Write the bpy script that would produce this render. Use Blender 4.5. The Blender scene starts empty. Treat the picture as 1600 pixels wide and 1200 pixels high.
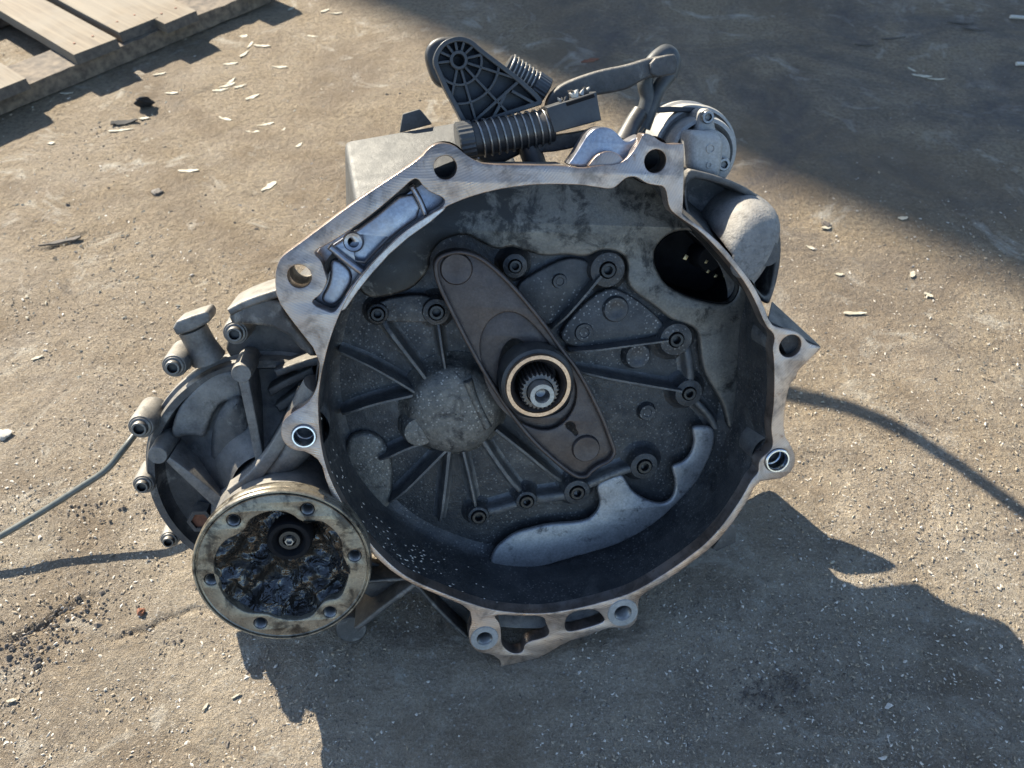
import bpy, bmesh, math, random
import numpy as np
from mathutils import Vector, Matrix

# ------------------------------------------------------------------ camera, world, sun
FPX, PITCH, CAMH = 1200.0, math.radians(49.5), 0.80
SUN_AZ, SUN_EL = math.radians(41.0), math.radians(37.0)
S = bpy.context.scene
COL = S.collection
cd = bpy.data.cameras.new('camera'); cam = bpy.data.objects.new('camera', cd); COL.objects.link(cam)
cam.location = (0, 0, CAMH); cam.rotation_euler = (math.pi/2 - PITCH, 0, 0)
cd.sensor_width = 36; cd.lens = 36*FPX/1600; cd.clip_start = 0.02; cd.clip_end = 500
cd.dof.use_dof = True; cd.dof.focus_distance = 0.74; cd.dof.aperture_fstop = 9.5
S.camera = cam
w = bpy.data.worlds.new('World'); S.world = w; w.use_nodes = True
sky = w.node_tree.nodes.new('ShaderNodeTexSky'); sky.sky_type = 'NISHITA'; sky.sun_disc = False
sky.sun_elevation = SUN_EL; sky.sun_rotation = -SUN_AZ; sky.altitude = 100; sky.dust_density = 0.5; sky.ozone_density = 2.5
bg = w.node_tree.nodes['Background']; bg.inputs['Strength'].default_value = 0.12
w.node_tree.links.new(sky.outputs[0], bg.inputs[0])
sd = bpy.data.lights.new('sun', 'SUN'); sun = bpy.data.objects.new('sun', sd); COL.objects.link(sun)
sd.energy = 5.0; sd.angle = math.radians(0.5); sd.color = (1.0, 0.92, 0.77)
SDIR = Vector((-math.cos(SUN_EL)*math.sin(SUN_AZ), math.cos(SUN_EL)*math.cos(SUN_AZ), math.sin(SUN_EL)))
sun.rotation_euler = SDIR.to_track_quat('Z', 'Y').to_euler()
S.view_settings.view_transform = 'Standard'; S.view_settings.look = 'None'
S.view_settings.exposure = 1.45; S.view_settings.gamma = 1
random.seed(7); RNG = np.random.default_rng(5)

# ------------------------------------------------------------------ frames (the survey of the photo)
CR = np.array([[1, 0, 0], [0, math.sin(PITCH), math.cos(PITCH)], [0, -math.cos(PITCH), math.sin(PITCH)]])
A_, B_ = math.radians(20), math.radians(9)
N_ = np.array([math.sin(B_)*math.cos(A_), -math.sin(A_), math.cos(A_)*math.cos(B_)])
U_ = np.cross([0, 1, 0], N_); U_ /= np.linalg.norm(U_); V_ = np.cross(N_, U_)
DIST = 0.700
def ray(x, y): return np.array([(x-800)/FPX, -(y-600)/FPX, -1.0])
O_ = ray(850, 610)*DIST; KN = O_ @ N_
def P(x, y, z=0.0):
    """point of the gearbox frame (metres) at depth z along the shaft axis"""
    r = ray(x, y); q = r*((KN+z)/(r @ N_)) - O_
    return (float(q @ U_), float(q @ V_), z)
def P2(x, y, z=0.0): return P(x, y, z)[:2]
def L(npx, x, y, z=0.0):
    """length in metres of npx measured sideways at that place"""
    a = np.array(P2(x-npx/2, y, z)); b = np.array(P2(x+npx/2, y, z)); return float(np.linalg.norm(a-b))
GMAT = Matrix.Identity(4)
for i, v in enumerate((U_, V_, N_)):
    wv = v @ CR
    for k in range(3): GMAT[k][i] = wv[k]
ow = np.array([0, 0, CAMH]) + O_ @ CR
for k in range(3): GMAT[k][3] = ow[k]
def G(x, y, z=0.0):
    """point on the ground (or a level z above it)"""
    d = ray(x, y) @ CR; t = (z-CAMH)/d[2]; return np.array([d[0]*t, d[1]*t, z])

# ------------------------------------------------------------------ materials
def mat(name):
    m = bpy.data.materials.new(name); m.use_nodes = True; nt = m.node_tree
    return m, nt, nt.nodes['Principled BSDF']
def N(nt, t, **kw):
    n = nt.nodes.new(t)
    for k, v in kw.items():
        if k in n.inputs.keys(): n.inputs[k].default_value = v
        else: setattr(n, k, v)
    return n
def ramp(nt, fac, stops, interp='LINEAR'):
    r = nt.nodes.new('ShaderNodeValToRGB'); r.color_ramp.interpolation = interp
    e = r.color_ramp.elements
    while len(e) < len(stops): e.new(0.5)
    for el, (p, c) in zip(e, stops): el.position = p; el.color = (c, c, c, 1) if not isinstance(c, tuple) else (*c, 1)
    nt.links.new(fac, r.inputs[0]); return r.outputs[0]
def noise(nt, vec, scale, detail=4, rough=0.55, dist=0.0):
    n = N(nt, 'ShaderNodeTexNoise', Scale=scale, Detail=detail, Roughness=rough, Distortion=dist)
    nt.links.new(vec, n.inputs['Vector']); return n.outputs['Fac']
def mixc(nt, fac, a, b, mode='MIX'):
    m = nt.nodes.new('ShaderNodeMix'); m.data_type = 'RGBA'; m.blend_type = mode
    for s, v in ((0, fac), (6, a), (7, b)):
        if isinstance(v, (int, float)): m.inputs[s].default_value = v
        elif isinstance(v, tuple): m.inputs[s].default_value = (*v, 1)
        else: nt.links.new(v, m.inputs[s])
    return m.outputs[2]
def bump(nt, bs, h, strength, dist=0.001, prev=None):
    b = N(nt, 'ShaderNodeBump', Strength=strength, Distance=dist); nt.links.new(h, b.inputs['Height'])
    if prev: nt.links.new(prev, b.inputs['Normal'])
    nt.links.new(b.outputs[0], bs.inputs['Normal']); return b.outputs[0]
def coords(nt, out='Object'): return N(nt, 'ShaderNodeTexCoord').outputs[out]
def link(nt, a, b): nt.links.new(a, b)

def metal_mat(name, c1, c2, metallic=0.6, rough=(0.4, 0.65), dust=0.0, dustc=(0.34, 0.30, 0.24), grain=900, gs=0.25, patch=None, pt=(0.5, 0.62), speck=None, pscale=28, streak=None, grad=None):
    """c1/c2 mottled metal, optional dust settled on faces that look up, optional patches and specks of another colour"""
    m, nt, b = mat(name); o = coords(nt)
    col = mixc(nt, ramp(nt, noise(nt, o, 45, 6, 0.65), [(0.35, 0.0), (0.68, 1.0)]), c1, c2)
    col = mixc(nt, ramp(nt, noise(nt, o, 420, 3, 0.6), [(0.35, 0.75), (0.65, 1.0)]), (0, 0, 0), col)
    met = metallic
    if patch:
        v = o
        if streak:
            mp = N(nt, 'ShaderNodeMapping'); mp.inputs['Scale'].default_value = streak; link(nt, o, mp.inputs['Vector']); v = mp.outputs[0]
        pn = noise(nt, v, pscale, 8, 0.7, 0.4)
        if grad:  # the dirt lies thicker towards one side
            sx = N(nt, 'ShaderNodeSeparateXYZ'); link(nt, o, sx.inputs[0]); mr = N(nt, 'ShaderNodeMapRange'); mr.inputs[1].default_value = grad[0]; mr.inputs[2].default_value = grad[1]; mr.inputs[3].default_value = grad[2]; mr.inputs[4].default_value = 0.0
            link(nt, sx.outputs[0], mr.inputs[0]); ad = N(nt, 'ShaderNodeMath', operation='ADD'); link(nt, pn, ad.inputs[0]); link(nt, mr.outputs[0], ad.inputs[1]); pn = ad.outputs[0]
        col = mixc(nt, ramp(nt, pn, [(pt[0], 0.0), (pt[1], 1.0)]), col, patch)
    if speck:
        vz = N(nt, 'ShaderNodeTexVoronoi', Scale=260.0); link(nt, o, vz.inputs['Vector'])
        sm = ramp(nt, vz.outputs['Distance'], [(0.16, 1.0), (0.3, 0.0)])
        gate = ramp(nt, noise(nt, o, 20, 3), [(0.40, 0.0), (0.55, 1.0)])
        mm = N(nt, 'ShaderNodeMath', operation='MULTIPLY'); link(nt, sm, mm.inputs[0]); link(nt, gate, mm.inputs[1])
        col = mixc(nt, mm.outputs[0], col, speck)
    if dust > 0:
        g = N(nt, 'ShaderNodeNewGeometry'); sp = N(nt, 'ShaderNodeSeparateXYZ'); link(nt, g.outputs['Normal'], sp.inputs[0])
        d1 = ramp(nt, sp.outputs['Z'], [(0.35, 0.0), (0.85, dust)])
        d2 = ramp(nt, noise(nt, o, 60, 6, 0.7), [(0.3, 0.2), (0.6, 1.0)])
        mm = N(nt, 'ShaderNodeMath', operation='MULTIPLY'); link(nt, d1, mm.inputs[0]); link(nt, d2, mm.inputs[1])
        col = mixc(nt, mm.outputs[0], col, dustc)
        inv = N(nt, 'ShaderNodeMath', operation='MULTIPLY_ADD'); link(nt, mm.outputs[0], inv.inputs[0]); inv.inputs[1].default_value = -metallic; inv.inputs[2].default_value = metallic
        link(nt, inv.outputs[0], b.inputs['Metallic'])
    else: b.inputs['Metallic'].default_value = metallic
    link(nt, col, b.inputs['Base Color'])
    rr = ramp(nt, noise(nt, o, 80, 4), [(0.3, rough[0]), (0.7, rough[1])]); link(nt, rr, b.inputs['Roughness'])
    p = bump(nt, b, noise(nt, o, grain, 3, 0.6), gs, 0.0006)
    bump(nt, b, noise(nt, o, 110, 4, 0.6), gs*0.7, 0.0015, p)
    return m

M = {}
M['cast'] = metal_mat('cast_aluminium', (0.095, 0.095, 0.095), (0.21, 0.205, 0.19), 0.45, (0.45, 0.65), 0.55, grain=1100, gs=0.6, patch=(0.045, 0.043, 0.04), pt=(0.55, 0.68), pscale=50)
M['cast_dark'] = metal_mat('grimy_cast_aluminium', (0.034, 0.036, 0.039), (0.078, 0.078, 0.078), 0.4, (0.42, 0.65), 0.45, grain=1300, gs=0.75, patch=(0.20, 0.195, 0.18), pt=(0.56, 0.68))
M['cast_light'] = metal_mat('pale_cast_aluminium', (0.27, 0.265, 0.25), (0.37, 0.36, 0.34), 0.35, (0.5, 0.7), 0.5, (0.45, 0.42, 0.36), grain=1400, gs=0.35)
M['case'] = metal_mat('dusty_case_aluminium', (0.065, 0.066, 0.064), (0.098, 0.096, 0.090), 0.3, (0.5, 0.65), 0.3, (0.11, 0.105, 0.09), grain=1300, gs=0.5, patch=(0.10, 0.10, 0.10), pt=(0.6, 0.7))
M['soot'] = metal_mat('sooty_casting', (0.034, 0.036, 0.038), (0.072, 0.070, 0.068), 0.3, (0.32, 0.62), 0.0, grain=620, gs=0.8, patch=(0.13, 0.125, 0.115), pt=(0.55, 0.78), pscale=19, speck=(0.16, 0.155, 0.145))
M['soot_edge'] = metal_mat('rubbed_sooty_casting', (0.08, 0.082, 0.083), (0.16, 0.155, 0.145), 0.35, (0.34, 0.58), 0.0, grain=620, gs=0.8, patch=(0.22, 0.21, 0.19), pt=(0.54, 0.70), pscale=30)
M['soot_speck'] = metal_mat('speckled_sooty_casting', (0.042, 0.044, 0.046), (0.078, 0.077, 0.076), 0.25, (0.42, 0.6), 0.0, grain=700, gs=0.4, speck=(0.30, 0.29, 0.27))
M['worn'] = metal_mat('worn_bell_casting', (0.11, 0.108, 0.10), (0.18, 0.17, 0.15), 0.5, (0.36, 0.5), 0.0, grain=800, gs=0.3, patch=(0.026, 0.026, 0.025), pt=(0.51, 0.62), pscale=42, grad=(-0.12, 0.02, 0.17))
M['cap'] = metal_mat('gritty_cap_casting', (0.11, 0.107, 0.097), (0.24, 0.222, 0.187), 0.4, (0.4, 0.6), 0.0, grain=520, gs=1.0, patch=(0.035, 0.034, 0.033), pt=(0.50, 0.64), pscale=45, speck=(0.34, 0.32, 0.28))
M['bare'] = metal_mat('bare_bell_casting', (0.27, 0.27, 0.27), (0.36, 0.355, 0.35), 0.6, (0.40, 0.50), 0.0, grain=700, gs=0.2, patch=(0.06, 0.06, 0.062), pt=(0.56, 0.68), pscale=55)
M['blue_alu'] = metal_mat('clean_cast_aluminium', (0.34, 0.35, 0.38), (0.46, 0.46, 0.48), 0.85, (0.26, 0.42), 0.0, grain=900, gs=0.12, patch=(0.34, 0.30, 0.28), pt=(0.45, 0.7))
M['lever'] = metal_mat('brown_pressed_steel', (0.060, 0.048, 0.044), (0.095, 0.078, 0.070), 0.5, (0.36, 0.5), 0.0, grain=600, gs=0.3)
M['steel'] = metal_mat('bolt_steel', (0.22, 0.22, 0.22), (0.34, 0.33, 0.31), 0.9, (0.3, 0.45), 0.3, grain=900, gs=0.1)
M['splined'] = metal_mat('worn_spline_steel', (0.10, 0.092, 0.085), (0.17, 0.155, 0.14), 0.7, (0.35, 0.5), 0.0, grain=900, gs=0.1)
M['bolt'] = metal_mat('dirty_bolt_steel', (0.10, 0.10, 0.10), (0.19, 0.183, 0.17), 0.8, (0.35, 0.55), 0.3, grain=900, gs=0.3)
M['dark_steel'] = metal_mat('oiled_steel', (0.035, 0.035, 0.036), (0.06, 0.058, 0.055), 0.8, (0.3, 0.45), 0.0, grain=900, gs=0.1)
M['zinc'] = metal_mat('bright_zinc_sleeve', (0.55, 0.58, 0.62), (0.7, 0.72, 0.75), 1.0, (0.15, 0.28), 0.0, grain=900, gs=0.05)
M['bronze'] = metal_mat('bright_bearing_ring', (0.50, 0.32, 0.20), (0.66, 0.45, 0.30), 0.9, (0.3, 0.42), 0.0, grain=900, gs=0.08)
M['oily'] = metal_mat('oil_stained_flange_face', (0.19, 0.165, 0.125), (0.30, 0.265, 0.20), 0.45, (0.18, 0.4), 0.0, grain=500, gs=0.1, patch=(0.035, 0.03, 0.025), pt=(0.50, 0.62), pscale=48)
M['black'] = metal_mat('black_moulded_plastic', (0.027, 0.030, 0.033), (0.040, 0.043, 0.046), 0.0, (0.38, 0.5), 0.25, (0.16, 0.15, 0.13), grain=900, gs=0.08)
M['rubber'] = metal_mat('black_rubber', (0.014, 0.015, 0.017), (0.024, 0.025, 0.026), 0.0, (0.4, 0.55), 0.2, grain=700, gs=0.15)
M['void'] = metal_mat('black_interior', (0.006, 0.006, 0.007), (0.011, 0.011, 0.012), 0.0, (0.6, 0.8), 0.0, gs=0.2)  # near-black and matte, for openings, hole floors and the drive flange
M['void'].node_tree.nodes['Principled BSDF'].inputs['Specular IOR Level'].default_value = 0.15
M['sand'] = metal_mat('sand_cast_aluminium', (0.15, 0.15, 0.148), (0.25, 0.245, 0.23), 0.15, (0.65, 0.85), 0.5, grain=520, gs=1.0, patch=(0.09, 0.09, 0.088), pt=(0.5, 0.66), pscale=160)
M['glint'] = metal_mat('glint_metal', (0.5, 0.4, 0.22), (0.6, 0.5, 0.3), 0.9, (0.25, 0.35))  # bright colour for the painted glints in the starter opening
M['rust'] = metal_mat('rusty_metal', (0.16, 0.06, 0.03), (0.30, 0.13, 0.07), 0.2, (0.6, 0.8))

# milled face: fine cutter arcs, warm discoloured patches
m, nt, b = mat('milled_flange_face'); M['milled'] = m
o = coords(nt)
wv = N(nt, 'ShaderNodeTexWave', wave_type='RINGS', rings_direction='Z', Scale=140.0, Distortion=2.0, Detail=1.0)
wv.inputs['Detail Scale'].default_value = 8.0
mp = N(nt, 'ShaderNodeMapping'); mp.inputs['Location'].default_value = (0.12, -0.28, 0); link(nt, o, mp.inputs['Vector']); link(nt, mp.outputs[0], wv.inputs['Vector'])
c = mixc(nt, ramp(nt, noise(nt, o, 14, 5, 0.6, 0.5), [(0.38, 0.0), (0.62, 1.0)]), (0.36, 0.315, 0.29), (0.42, 0.315, 0.245))
c = mixc(nt, ramp(nt, noise(nt, o, 30, 7, 0.7, 0.6), [(0.47, 0.0), (0.62, 0.8)]), c, (0.15, 0.12, 0.10))
c = mixc(nt, ramp(nt, noise(nt, o, 90, 6, 0.7), [(0.60, 0.0), (0.70, 0.7)]), c, (0.20, 0.11, 0.06))
c = mixc(nt, ramp(nt, wv.outputs['Fac'], [(0.1, 0.90), (0.45, 1.0)]), (0.08, 0.07, 0.065), c)
link(nt, c, b.inputs['Base Color']); b.inputs['Metallic'].default_value = 0.85
link(nt, ramp(nt, noise(nt, o, 60, 4), [(0.3, 0.26), (0.7, 0.46)]), b.inputs['Roughness'])
p = bump(nt, b, wv.outputs['Fac'], 0.14, 0.0004); bump(nt, b, noise(nt, o, 700, 3), 0.15, 0.0005, p)

# wet black grease
m, nt, b = mat('black_grease'); M['grease'] = m
o = coords(nt)
link(nt, mixc(nt, noise(nt, o, 60, 4), (0.006, 0.006, 0.006), (0.022, 0.018, 0.014)), b.inputs['Base Color'])
link(nt, ramp(nt, noise(nt, o, 48, 5, 0.65, 1.5), [(0.42, 0.05), (0.60, 0.42)]), b.inputs['Roughness']); b.inputs['Specular IOR Level'].default_value = 0.22
link(nt, ramp(nt, noise(nt, o, 48, 5, 0.65, 1.5), [(0.44, 1.0), (0.54, 0.0)]), b.inputs['Coat Weight']); b.inputs['Coat IOR'].default_value = 1.62; b.inputs['Coat Roughness'].default_value = 0.04
p = bump(nt, b, noise(nt, o, 55, 2, 0.4, 2.6), 0.55, 0.006); p = bump(nt, b, noise(nt, o, 150, 2, 0.4, 2.0), 0.3, 0.0015, p); link(nt, p, b.inputs['Coat Normal'])

# dusty old concrete
m, nt, b = mat('dusty_concrete'); M['concrete'] = m
o = coords(nt)
big = noise(nt, o, 2.2, 6, 0.6, 0.3); mid = noise(nt, o, 14, 7, 0.68); fine = noise(nt, o, 130, 5, 0.7); gr = noise(nt, o, 620, 3, 0.65)
c = mixc(nt, ramp(nt, mid, [(0.36, 0.0), (0.64, 1.0)]), (0.225, 0.172, 0.115), (0.43, 0.35, 0.25))
c = mixc(nt, ramp(nt, big, [(0.42, 0.0), (0.60, 0.7)]), c, (0.36, 0.305, 0.225))
c = mixc(nt, ramp(nt, noise(nt, o, 5.5, 8, 0.7, 0.8), [(0.58, 0.0), (0.70, 0.6)]), c, (0.12, 0.095, 0.07))
c = mixc(nt, ramp(nt, fine, [(0.30, 0.0), (0.48, 1.0)]), mixc(nt, 0.72, (0.08, 0.06, 0.042), c), c)
c = mixc(nt, ramp(nt, gr, [(0.33, 0.0), (0.45, 1.0)]), mixc(nt, 0.6, (0.07, 0.055, 0.04), c), c)
c = mixc(nt, ramp(nt, gr, [(0.60, 0.0), (0.72, 0.8)]), c, (0.52, 0.47, 0.39))
vz = N(nt, 'ShaderNodeTexVoronoi', Scale=95.0); link(nt, o, vz.inputs['Vector'])
c = mixc(nt, ramp(nt, vz.outputs['Distance'], [(0.08, 0.85), (0.16, 0.0)]), c, (0.55, 0.52, 0.46))
mpg = N(nt, 'ShaderNodeMapping'); mpg.inputs['Rotation'].default_value = (0, 0, math.radians(-24)); mpg.inputs['Scale'].default_value = (5, 26, 10); link(nt, o, mpg.inputs['Vector'])
c = mixc(nt, ramp(nt, noise(nt, mpg.outputs[0], 1.0, 7, 0.7, 0.7), [(0.50, 0.0), (0.70, 0.65)]), c, (0.13, 0.10, 0.07))
g9 = noise(nt, o, 330, 4, 0.7)
c = mixc(nt, ramp(nt, g9, [(0.34, 0.0), (0.47, 1.0)]), mixc(nt, 0.7, (0.08, 0.06, 0.04), c), c)
c = mixc(nt, ramp(nt, g9, [(0.55, 0.0), (0.66, 0.75)]), c, (0.50, 0.44, 0.36))
# brown soil trodden over the yard beyond the concrete edge
sy = N(nt, 'ShaderNodeSeparateXYZ'); link(nt, o, sy.inputs[0])
so1 = N(nt, 'ShaderNodeMapRange'); so1.inputs[1].default_value = 0.45; so1.inputs[2].default_value = 1.0; so1.inputs[4].default_value = 0.35; link(nt, sy.outputs['Y'], so1.inputs[0])
so2 = N(nt, 'ShaderNodeMath', operation='ADD'); link(nt, so1.outputs[0], so2.inputs[0]); link(nt, noise(nt, o, 4.5, 7, 0.7, 0.6), so2.inputs[1])
c = mixc(nt, ramp(nt, so2.outputs[0], [(0.50, 0.0), (0.85, 0.85)]), c, mixc(nt, ramp(nt, fine, [(0.35, 0.0), (0.62, 1.0)]), (0.15, 0.105, 0.058), (0.33, 0.25, 0.15)))
c = mixc(nt, ramp(nt, noise(nt, o, 2.6, 8, 0.68, 1.2), [(0.48, 0.0), (0.62, 0.75)]), c, (0.175, 0.125, 0.075))
c = mixc(nt, ramp(nt, noise(nt, o, 7.0, 8, 0.72, 1.6), [(0.56, 0.0), (0.68, 0.7)]), c, (0.52, 0.47, 0.38))
c = mixc(nt, ramp(nt, noise(nt, o, 9.0, 9, 0.75, 0.8), [(0.60, 0.0), (0.70, 0.8)]), c, (0.085, 0.063, 0.044))
# old oil soaked in
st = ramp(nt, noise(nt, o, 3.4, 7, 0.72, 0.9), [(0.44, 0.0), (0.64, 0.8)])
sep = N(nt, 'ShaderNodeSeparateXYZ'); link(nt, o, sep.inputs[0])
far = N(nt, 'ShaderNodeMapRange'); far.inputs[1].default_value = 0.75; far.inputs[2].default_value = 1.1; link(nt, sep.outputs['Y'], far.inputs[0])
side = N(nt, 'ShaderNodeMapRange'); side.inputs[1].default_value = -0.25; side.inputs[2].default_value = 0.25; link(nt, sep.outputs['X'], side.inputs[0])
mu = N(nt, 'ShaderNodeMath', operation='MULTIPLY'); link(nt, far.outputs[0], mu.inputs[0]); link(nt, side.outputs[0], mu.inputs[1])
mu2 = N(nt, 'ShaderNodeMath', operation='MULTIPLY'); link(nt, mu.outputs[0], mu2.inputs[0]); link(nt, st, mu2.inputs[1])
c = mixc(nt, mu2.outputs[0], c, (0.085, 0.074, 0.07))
link(nt, c, b.inputs['Base Color']); b.inputs['Roughness'].default_value = 0.85
link(nt, ramp(nt, mid, [(0.3, 0.6), (0.7, 0.95)]), b.inputs['Roughness'])
p = bump(nt, b, gr, 0.9, 0.004); p = bump(nt, b, g9, 0.9, 0.0065, p); p = bump(nt, b, fine, 0.7, 0.009, p); bump(nt, b, mid, 0.3, 0.012, p)

def plain(name, c1, c2, rough=0.7, scale=60, bs=0.3):
    m, nt, b = mat(name); o = coords(nt)
    link(nt, mixc(nt, ramp(nt, noise(nt, o, scale, 5, 0.65), [(0.35, 0.0), (0.65, 1.0)]), c1, c2), b.inputs['Base Color'])
    b.inputs['Roughness'].default_value = rough; bump(nt, b, noise(nt, o, scale*6, 3), bs, 0.001); return m
M['chip'] = plain('pale_wood', (0.33, 0.285, 0.20), (0.50, 0.45, 0.34), 0.7, 120)
M['chip_dark'] = plain('old_dark_wood', (0.05, 0.042, 0.035), (0.12, 0.10, 0.08), 0.8, 80)
M['stone_light'] = plain('pale_grit', (0.40, 0.35, 0.28), (0.56, 0.51, 0.43), 0.6, 200)
M['stone_tan'] = plain('tan_grit', (0.22, 0.175, 0.12), (0.33, 0.27, 0.19), 0.8, 200)
M['stone_dark'] = plain('dark_grit', (0.06, 0.05, 0.042), (0.13, 0.105, 0.08), 0.7, 200)
M['scrap'] = plain('black_crumpled_scrap', (0.010, 0.010, 0.010), (0.022, 0.021, 0.020), 0.85, 90)
M['paper'] = plain('white_paper', (0.40, 0.37, 0.31), (0.52, 0.49, 0.43), 0.7, 150)
M['shade_block'] = plain('plain_grey', (0.16, 0.16, 0.16), (0.22, 0.22, 0.21), 0.6, 3)
M['hose'] = plain('grey_rubber_hose', (0.035, 0.038, 0.038), (0.065, 0.067, 0.065), 0.5, 90, 0.15)
M['wire'] = plain('olive_cable_sheath', (0.075, 0.08, 0.066), (0.12, 0.12, 0.10), 0.4, 90, 0.15)
# weathered planks: grain along X of each board
m, nt, b = mat('weathered_plank'); M['wood'] = m
o = coords(nt); mp = N(nt, 'ShaderNodeMapping'); mp.inputs['Scale'].default_value = (1.5, 26, 26); link(nt, o, mp.inputs['Vector'])
inf = N(nt, 'ShaderNodeObjectInfo'); ad = N(nt, 'ShaderNodeVectorMath', operation='ADD'); link(nt, mp.outputs[0], ad.inputs[0]); link(nt, inf.outputs['Random'], ad.inputs[1])
g1 = noise(nt, ad.outputs[0], 3.0, 7, 0.65, 0.6)
c = mixc(nt, ramp(nt, g1, [(0.35, 0.0), (0.65, 1.0)]), (0.115, 0.085, 0.053), (0.21, 0.163, 0.105))
c = mixc(nt, ramp(nt, noise(nt, o, 22, 6, 0.7), [(0.58, 0.0), (0.7, 0.7)]), c, (0.12, 0.10, 0.08))
c = mixc(nt, ramp(nt, noise(nt, o, 9, 3), [(0.4, 0.0), (0.6, 0.5)]), c, (0.20, 0.172, 0.128))
link(nt, c, b.inputs['Base Color']); b.inputs['Roughness'].default_value = 0.8
bump(nt, b, g1, 0.4, 0.002)
M['wood_rough'] = plain('shaded_stringer_wood', (0.07, 0.055, 0.042), (0.19, 0.148, 0.102), 0.85, 60)  # stringer colour darkened to carry the shade on its front
M['wood_end_shade'] = plain('shaded_end_grain', (0.06, 0.054, 0.047), (0.12, 0.105, 0.085), 0.85, 90)  # end grain with the shade of the board ends put into its colour

# ------------------------------------------------------------------ mesh helpers
def link_obj(name, me, m=None, parent=None):
    o = bpy.data.objects.new(name, me); COL.objects.link(o)
    if m is not None and me is not None:
        for mm in (m if isinstance(m, list) else [m]): me.materials.append(M[mm] if isinstance(mm, str) else mm)
    if parent: o.parent = parent
    return o
def tag(o, label, cat, group=None, kind=None):
    o['label'] = label; o['category'] = cat
    if group: o['group'] = group
    if kind: o['kind'] = kind
    return o
def smooth(me, ang=38):
    me.shade_smooth(); me.set_sharp_from_angle(angle=math.radians(ang)); return me
def from_py(name, v, f, m, parent=None, ang=38):
    me = bpy.data.meshes.new(name); me.from_pydata([tuple(map(float, q)) for q in v], [], f)
    bm = bmesh.new(); bm.from_mesh(me); bmesh.ops.recalc_face_normals(bm, faces=bm.faces); bm.to_mesh(me); bm.free()
    smooth(me, ang); return link_obj(name, me, m, parent)
def chaikin(p, n=2, closed=True):
    p = [np.array(q, float) for q in p]
    for _ in range(n):
        o = []; k = len(p)
        rng = range(k) if closed else range(k-1)
        if not closed: o.append(p[0])
        for i in rng:
            a, b2 = p[i], p[(i+1) % k]; o += [a*0.75+b2*0.25, a*0.25+b2*0.75]
        if not closed: o.append(p[-1])
        p = o
    return [tuple(q) for q in p]
def circ2(cx, cy, r, n=32, a0=0): return [(cx+r*math.cos(a0+2*math.pi*i/n), cy+r*math.sin(a0+2*math.pi*i/n)) for i in range(n)]
def circ(x, y, rpx, z=0, n=32):
    """circle lying square to the shaft axis, centred at photo point (x, y)"""
    c = P2(x, y, z); return circ2(c[0], c[1], L(2*rpx, x, y, z)/2, n)
def poly(pts, z=0, n=2): return [P2(x, y, z) for x, y in (chaikin(pts, n) if n else pts)]
def prism_me(name, loops, z0, z1, bev=0.001, ang=38):
    """flat plate with holes, rounded edges, between depths z0 < z1"""
    cu = bpy.data.curves.new(name, 'CURVE'); cu.dimensions = '2D'; cu.fill_mode = 'BOTH'
    h = (z1-z0)/2; bev = min(bev, h*0.8); cu.extrude = h-bev; cu.bevel_depth = bev; cu.bevel_resolution = 2; cu.offset = -bev
    for lp in loops:
        s = cu.splines.new('POLY'); s.points.add(len(lp)-1); s.use_cyclic_u = True
        for q, pt in zip(lp, s.points): pt.co = (q[0], q[1], 0, 1)
    ob = bpy.data.objects.new('tmp', cu); COL.objects.link(ob)
    dg = bpy.context.evaluated_depsgraph_get(); me = bpy.data.meshes.new_from_object(ob.evaluated_get(dg))
    bpy.data.objects.remove(ob); bpy.data.curves.remove(cu)
    me.name = name; me.transform(Matrix.Translation((0, 0, (z0+z1)/2)))
    bm = bmesh.new(); bm.from_mesh(me); bmesh.ops.remove_doubles(bm, verts=bm.verts, dist=1e-6)
    bmesh.ops.recalc_face_normals(bm, faces=bm.faces); bm.to_mesh(me); bm.free()
    me.materials.clear(); return smooth(me, ang)
def prism(name, loops, z0, z1, m, parent, bev=0.001, ang=38):
    return link_obj(name, prism_me(name, loops, z0, z1, bev, ang), m, parent)
def lathe(name, prof, c, m, parent, n=40, ang=38, axis=None):
    """prof = list of (r, z); turned about the local z axis through c = (u, v)"""
    v = []; f = []; k = len(prof)
    for i in range(n):
        a = 2*math.pi*i/n
        for r, z in prof: v.append((c[0]+r*math.cos(a), c[1]+r*math.sin(a), z))
    for i in range(n):
        j = (i+1) % n
        for q in range(k-1): f.append((i*k+q, j*k+q, j*k+q+1, i*k+q+1))
    bm = bmesh.new(); vs = [bm.verts.new(q) for q in v]
    for q in f: bm.faces.new([vs[i] for i in q])
    bmesh.ops.remove_doubles(bm, verts=bm.verts, dist=1e-6); bmesh.ops.recalc_face_normals(bm, faces=bm.faces)
    me = bpy.data.meshes.new(name); bm.to_mesh(me); bm.free(); smooth(me, ang)
    return link_obj(name, me, m, parent)
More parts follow.
